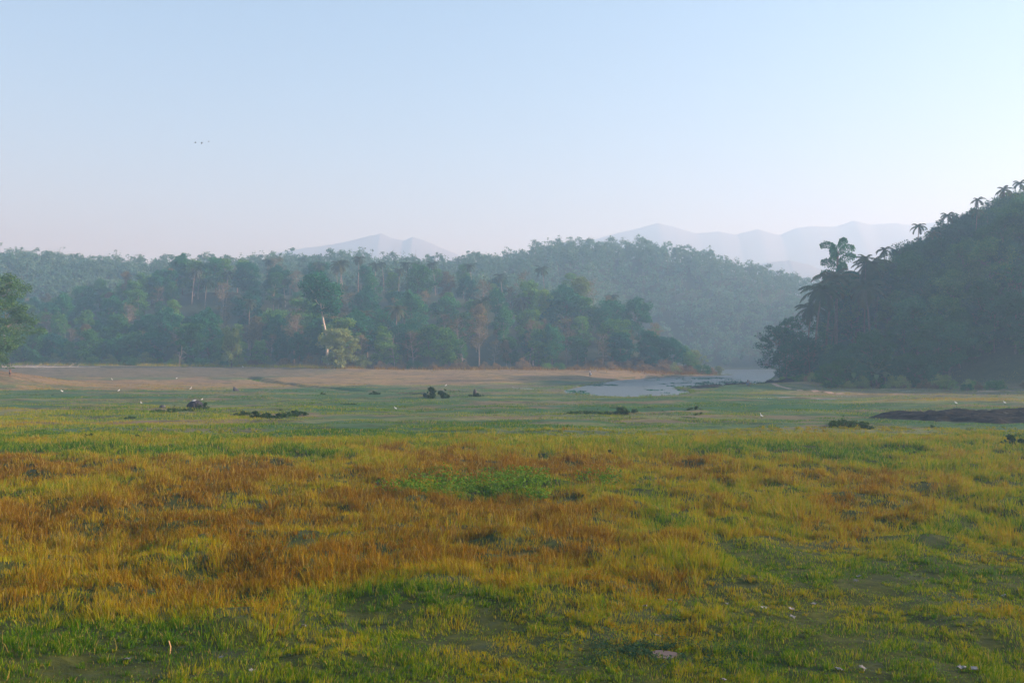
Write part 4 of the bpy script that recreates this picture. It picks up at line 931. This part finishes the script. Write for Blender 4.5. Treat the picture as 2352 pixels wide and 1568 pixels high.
for i, (px, py, up, lab) in enumerate(EG):
    src = E0 if up else E1
    if up: o = src if not u0 else copy_tree(src); u0 = True
    else: o = src if not u1 else copy_tree(src); u1 = True
    d0 = .9 if py < 880 else .1
    x, y = G(px, py, d0); x2, y2 = x, y
    for _ in range(6): x2, y2 = G(px, py, Tz(x2, y2)) if Tz(x2, y2) < 4 else (x2, y2)
    if abs(y2 - y) < 60: x, y = x2, y2
    s_ = 1.15 if y > 150 else .9
    o.location = (x, y, Tz(x, y) - .03 + (.28 if px > 2100 else 0)); o.rotation_euler = (0, 0, RG.uniform(-.6, .6) + (pi if RG.random() < .5 else 0)); o.scale = (s_,) * 3; tag(o, lab, "egret", "white egrets on the meadow")
# birds in flight
M['bird'] = plain_mat("dark_feathers", (.02, .02, .022))
def flyer(wy, label, px, py, d):
    e = empty("flying_bird"); skin_obj('body', [(-.2, 0, 0), (-.05, 0, 0), (.1, 0, .01), (.2, 0, .02)], [(0, 1), (1, 2), (2, 3)], [.02, .06, .05, .02], M['bird'], e, 1, 1)
    for s_ in (-1, 1):
        V = []; n = 6
        for k in range(n):
            t = k / (n - 1); yy = s_ * .42 * t * (1 if wy > -.5 else .6); zz = wy * .35 * t + .03 * sin(pi * t); c_ = .10 * (1 - t) ** .6 + .012
            V += [(c_ - .06 * t, yy, zz), (-c_ - .10 * t, yy, zz), (c_ - .06 * t, yy, zz - .012), (-c_ - .10 * t, yy, zz - .012)]
        F = []
        for k in range(n - 1):
            a_ = 4 * k; F += [(a_, a_ + 1, a_ + 5, a_ + 4), (a_ + 2, a_ + 6, a_ + 7, a_ + 3), (a_, a_ + 4, a_ + 6, a_ + 2), (a_ + 1, a_ + 3, a_ + 7, a_ + 5)]
        add('wing', make_mesh('bird_wing', V, [np.array(F)]), M['bird'], e)
    e.location = ((px - 1176) / F2 * d, d, CAMZ + (818 - py) / F2 * d); tag(e, label, "bird", "birds flying in line in the sky"); return e
flyer(.35, "leftmost of the three dark birds flying in the sky", 446.5, 326.5, 190).rotation_euler = (.1, .1, .6)
flyer(-.8, "middle bird of the three in the sky, wings down", 461.5, 326, 185).rotation_euler = (.2, 0, .3)
flyer(.2, "rightmost and smallest of the three dark birds in the sky", 477, 324, 235).rotation_euler = (.1, .2, .7)
# ---------------------------------------------------------------- people
M['skin'] = plain_mat("brown_skin", (.24, .12, .07), (.28, .14, .08), 5, .6); M['hair'] = plain_mat("black_hair", (.01, .01, .01))
M['navy'] = plain_mat("navy_cloth", (.02, .03, .08)); M['shirt'] = plain_mat("white_cloth", (.70, .70, .70)); M['bluecloth'] = plain_mat("blue_cloth", (.04, .12, .22)); M['greycloth'] = plain_mat("grey_green_cloth", (.08, .09, .08)); M['straw'] = plain_mat("straw_hat", (.10, .10, .08))
def person(pose):
    e = empty("person"); J = pose; N = list(J)
    ed = [('pelvis', 'waist'), ('waist', 'chest'), ('chest', 'neck'), ('neck', 'headb'), ('headb', 'head'), ('head', 'crown')]
    for s_ in 'lr': ed += [('pelvis', 'hip' + s_), ('hip' + s_, 'knee' + s_), ('knee' + s_, 'ank' + s_), ('ank' + s_, 'toe' + s_), ('chest', 'sho' + s_), ('sho' + s_, 'elb' + s_), ('elb' + s_, 'wri' + s_), ('wri' + s_, 'hand' + s_)]
    RAD = dict(pelvis=.13, waist=.12, chest=.14, neck=.055, headb=.07, head=.10, crown=.07, hip=.085, knee=.055, ank=.038, toe=.035, sho=.06, elb=.042, wri=.03, hand=.032)
    rad = [RAD.get(k, RAD.get(k[:-1])) for k in N]
    skin_obj('body', [J[k] for k in N], [(N.index(a), N.index(b)) for a, b in ed], rad, M['skin'], e, 1, N.index('pelvis'))
    # fingers: short chains from each hand
    for s_ in 'lr':
        h = np.array(J['hand' + s_]); w_ = np.array(J['wri' + s_]); d_ = (h - w_) / (np.linalg.norm(h - w_) + 1e-9); sd = np.cross(d_, [0, 1, .3]); sd /= np.linalg.norm(sd) + 1e-9
        ps = []
        for k, (o_, l_) in enumerate(((-.026, .065), (-.009, .08), (.009, .075), (.026, .06))): b0 = h + sd * o_; ps.append((np.array([b0, b0 + d_ * l_ * .55, b0 + d_ * l_ + np.array([0, .015, -.01])]), [.009, .008, .006]))
        ps.append((np.array([h - d_ * .03 + sd * .03, h + sd * .06, h + sd * .065 + d_ * .03]), [.011, .010, .008]))
        tv, tq = tubes(ps, 5); add('hand', make_mesh('person_hand', tv, [tq], True), M['skin'], e)
    def sleeve(nm, chain, rs, mat):
        skin_obj(nm, [tuple(J[c_]) if isinstance(c_, str) else c_ for c_ in chain], [(i, i + 1) for i in range(len(chain) - 1)], rs, mat, e, 1, 0)
    def hair():
        h = np.array(J['head']); import bmesh; bm = bmesh.new(); bmesh.ops.create_icosphere(bm, subdivisions=2, radius=.118); V = np.array([v.co[:] for v in bm.verts]); Fq = np.array([[v.index for v in f.verts] for f in bm.faces]); bm.free()
        V[:, 1] += .012; V[:, 2] = np.where(V[:, 2] < -.02, -.02, V[:, 2]) ; add('hair', make_mesh('person_hair', V + h + [0, 0, .03], [Fq], True), M['hair'], e)
    return e, sleeve, hair
def mid(J, a, b, t): return tuple(np.array(J[a]) * (1 - t) + np.array(J[b]) * t)
J = dict(pelvis=(0, 0, .92), waist=(0, 0, 1.08), chest=(.01, .02, 1.32), neck=(.02, .03, 1.47), headb=(.03, .02, 1.53), head=(.03, 0, 1.62), crown=(.03, 0, 1.70), hipl=(-.09, 0, .88), hipr=(.09, 0, .88), kneel=(-.10, .02, .48), kneer=(.16, -.02, .48), ankl=(-.08, .03, .08), ankr=(.22, .06, .08), toel=(-.08, -.12, .04), toer=(.24, -.09, .04),
         shol=(-.17, .02, 1.40), shor=(.19, .02, 1.40), elbl=(-.30, -.02, 1.55), elbr=(.26, .02, 1.15), wril=(-.26, -.04, 1.78), wrir=(.22, -.08, .95), handl=(-.25, -.05, 1.86), handr=(.21, -.12, .88))
def drop(o, px, py, z0):
    "first point of the ground along the line of sight"
    d = np.linspace(120, 400, 1400); X_ = (px - 1176) / F2 * d; hit = np.where(T(X_, d) >= CAMZ - (py - 818) / F2 * d)[0][0]; x, y = X_[hit], d[hit]
    o.location = (x, y, Tz(x, y)); return x, y
e, sl_, hr = person(J); hr(); sl_('shorts', ['waist', 'pelvis', 'hipl', mid(J, 'hipl', 'kneel', .6)], [.14, .15, .11, .09], M['navy']); sl_('shorts', ['pelvis', 'hipr', mid(J, 'hipr', 'kneer', .6)], [.15, .11, .09], M['navy'])
drop(e, 23, 867, 1.9); tag(e, "bare-chested person in dark shorts raising one arm on the left mound", "person")
J2 = dict(J); J2.update(elbl=(-.22, .02, 1.15), wril=(-.20, -.06, .92), handl=(-.20, -.08, .85), kneer=(.10, -.02, .48), ankr=(.09, .03, .08), toer=(.09, -.12, .04))
e2, sl_, hr = person(J2); hr(); sl_('shirt', ['neck', 'chest', 'waist', 'pelvis'], [.07, .17, .15, .14], M['shirt']); sl_('shirt_sleeve', ['shol', mid(J2, 'shol', 'elbl', .7)], [.08, .065], M['shirt']); sl_('shirt_sleeve', ['shor', mid(J2, 'shor', 'elbr', .7)], [.08, .065], M['shirt'])
sl_('trousers', ['pelvis', 'hipl', 'kneel', mid(J2, 'kneel', 'ankl', .9)], [.145, .105, .08, .07], M['greycloth']); sl_('trousers', ['pelvis', 'hipr', 'kneer', mid(J2, 'kneer', 'ankr', .9)], [.145, .105, .08, .07], M['greycloth'])
x, y = drop(e2, 1355, 865, .85); e2.rotation_euler = (0, 0, .4); tag(e2, "person in a white shirt walking on the far lake shore", "person")
import bmesh
bm = bmesh.new(); bmesh.ops.create_icosphere(bm, subdivisions=3, radius=.2); Vb = np.array([v.co[:] for v in bm.verts]); Fb = np.array([[v.index for v in f.verts] for f in bm.faces]); bm.free()
Vb *= [.9, .7, 1.15]; k = ss((Vb[:, 2] - .08) / .15); Vb[:, 0] *= 1 - .75 * k; Vb[:, 1] *= 1 - .75 * k; Vb *= (1 + .15 * (fbm(Vb[:, 0] * 14 + 9, Vb[:, 2] * 14 + 9, 4, 2) - .5))[:, None]
ob = add("carried_sack", make_mesh("carried_sack", Vb, [Fb], True), M['shirt'], None, (x + .26, y - .12, Tz(x, y) + .68)); tag(ob, "white sack held by the person on the far lake shore", "sack")
J3 = dict(pelvis=(0, 0, .28), waist=(.0, -.02, .44), chest=(.05, -.03, .66), neck=(.08, -.03, .80), headb=(.09, -.04, .85), head=(.11, -.05, .93), crown=(.11, -.05, 1.0), hipl=(0, -.10, .27), hipr=(0, .10, .27), kneel=(.38, -.14, .50), kneer=(.38, .14, .50), ankl=(.16, -.13, .09), ankr=(.16, .13, .09), toel=(.32, -.14, .04), toer=(.32, .14, .04),
          shol=(.05, -.18, .73), shor=(.05, .16, .73), elbl=(.27, -.2, .56), elbr=(.27, .18, .56), wril=(.46, -.10, .58), wrir=(.46, .08, .58), handl=(.53, -.06, .60), handr=(.53, .05, .60))
e3, sl_, hr = person(J3); hr(); sl_('shirt', ['neck', 'chest', 'waist', 'pelvis'], [.07, .17, .17, .17], M['bluecloth']); sl_('shirt_sleeve', ['shol', 'elbl'], [.085, .065], M['bluecloth']); sl_('shirt_sleeve', ['shor', 'elbr'], [.085, .065], M['bluecloth'])
sl_('trousers', ['pelvis', 'hipl', 'kneel', mid(J3, 'kneel', 'ankl', .8)], [.17, .12, .085, .07], M['greycloth']); sl_('trousers', ['pelvis', 'hipr', 'kneer', mid(J3, 'kneer', 'ankr', .8)], [.17, .12, .085, .07], M['greycloth'])
an = np.linspace(0, 2 * pi, 20, endpoint=False); V = []; 
for r_, z_ in ((.23, 0.0), (.12, .03), (.11, .12), (.02, .15), (.11, .10), (.22, -.012)): V += [(r_ * cos(t_), r_ * sin(t_), z_) for t_ in an]
F = [(k * 20 + i, k * 20 + (i + 1) % 20, (k + 1) * 20 + (i + 1) % 20, (k + 1) * 20 + i) for k in range(5) for i in range(20)]
add('hat', make_mesh('straw_hat', np.array(V) + [.11, -.05, 1.0], [np.array(F)], True), M['straw'], e3)
x, y = G(1716, 884, .8); e3.location = (x, y, Tz(x, y)); e3.rotation_euler = (0, 0, -.2); e3.scale = (1.1,) * 3; tag(e3, "person in blue with a brimmed hat squatting on the lake spit", "person")
# ---------------------------------------------------------------- unused prototypes away, labels for the repeats
for L in PR.values():
    for p in L:
        if p.name not in USED:
            for ch in list(p.children): bpy.data.objects.remove(ch)
            bpy.data.objects.remove(p)
for (kind, where), objs in REG.items():
    objs.sort(key=lambda o: o.location.x / o.location.y)
    for i, o in enumerate(objs):
        if kind == 'dead':
            o['label'] = f"bare pale dead trunk at the wood's edge, {ordn(i + 1)} from the left"
        elif len(objs) == 1: o['label'] = f"{DESC[kind]} {where}"
        else: o['label'] = f"{DESC[kind]} {where}, {ordn(i + 1)} from left"
# ---------------------------------------------------------------- haze
def haze_box():
    x0, x1, y0, y1, z0, z1 = -3050, 3050, -3050, 3050, -3, HAZE_TOP
    V = [(x, y, z) for x in (x0, x1) for y in (y0, y1) for z in (z0, z1)]
    Fq = [(0, 1, 3, 2), (4, 6, 7, 5), (0, 4, 5, 1), (2, 3, 7, 6), (0, 2, 6, 4), (1, 5, 7, 3)]
    m, nt, out = new_mat("morning_haze")
    v = nt.nodes.new("ShaderNodeVolumePrincipled")
    v.inputs["Color"].default_value = (*HAZE_COLOR, 1); v.inputs["Density"].default_value = HAZE_DENSITY
    v.inputs["Absorption Color"].default_value = (*HAZE_ABSORB, 1)
    v.inputs["Anisotropy"].default_value = HAZE_ANISO
    nt.links.new(v.outputs[0], out.inputs["Volume"])
    o = add("haze", make_mesh("haze", V, [np.array(Fq)]), m)
    tag(o, kind="stuff", label="pale morning haze filling the valley", cat="haze")
haze_box()
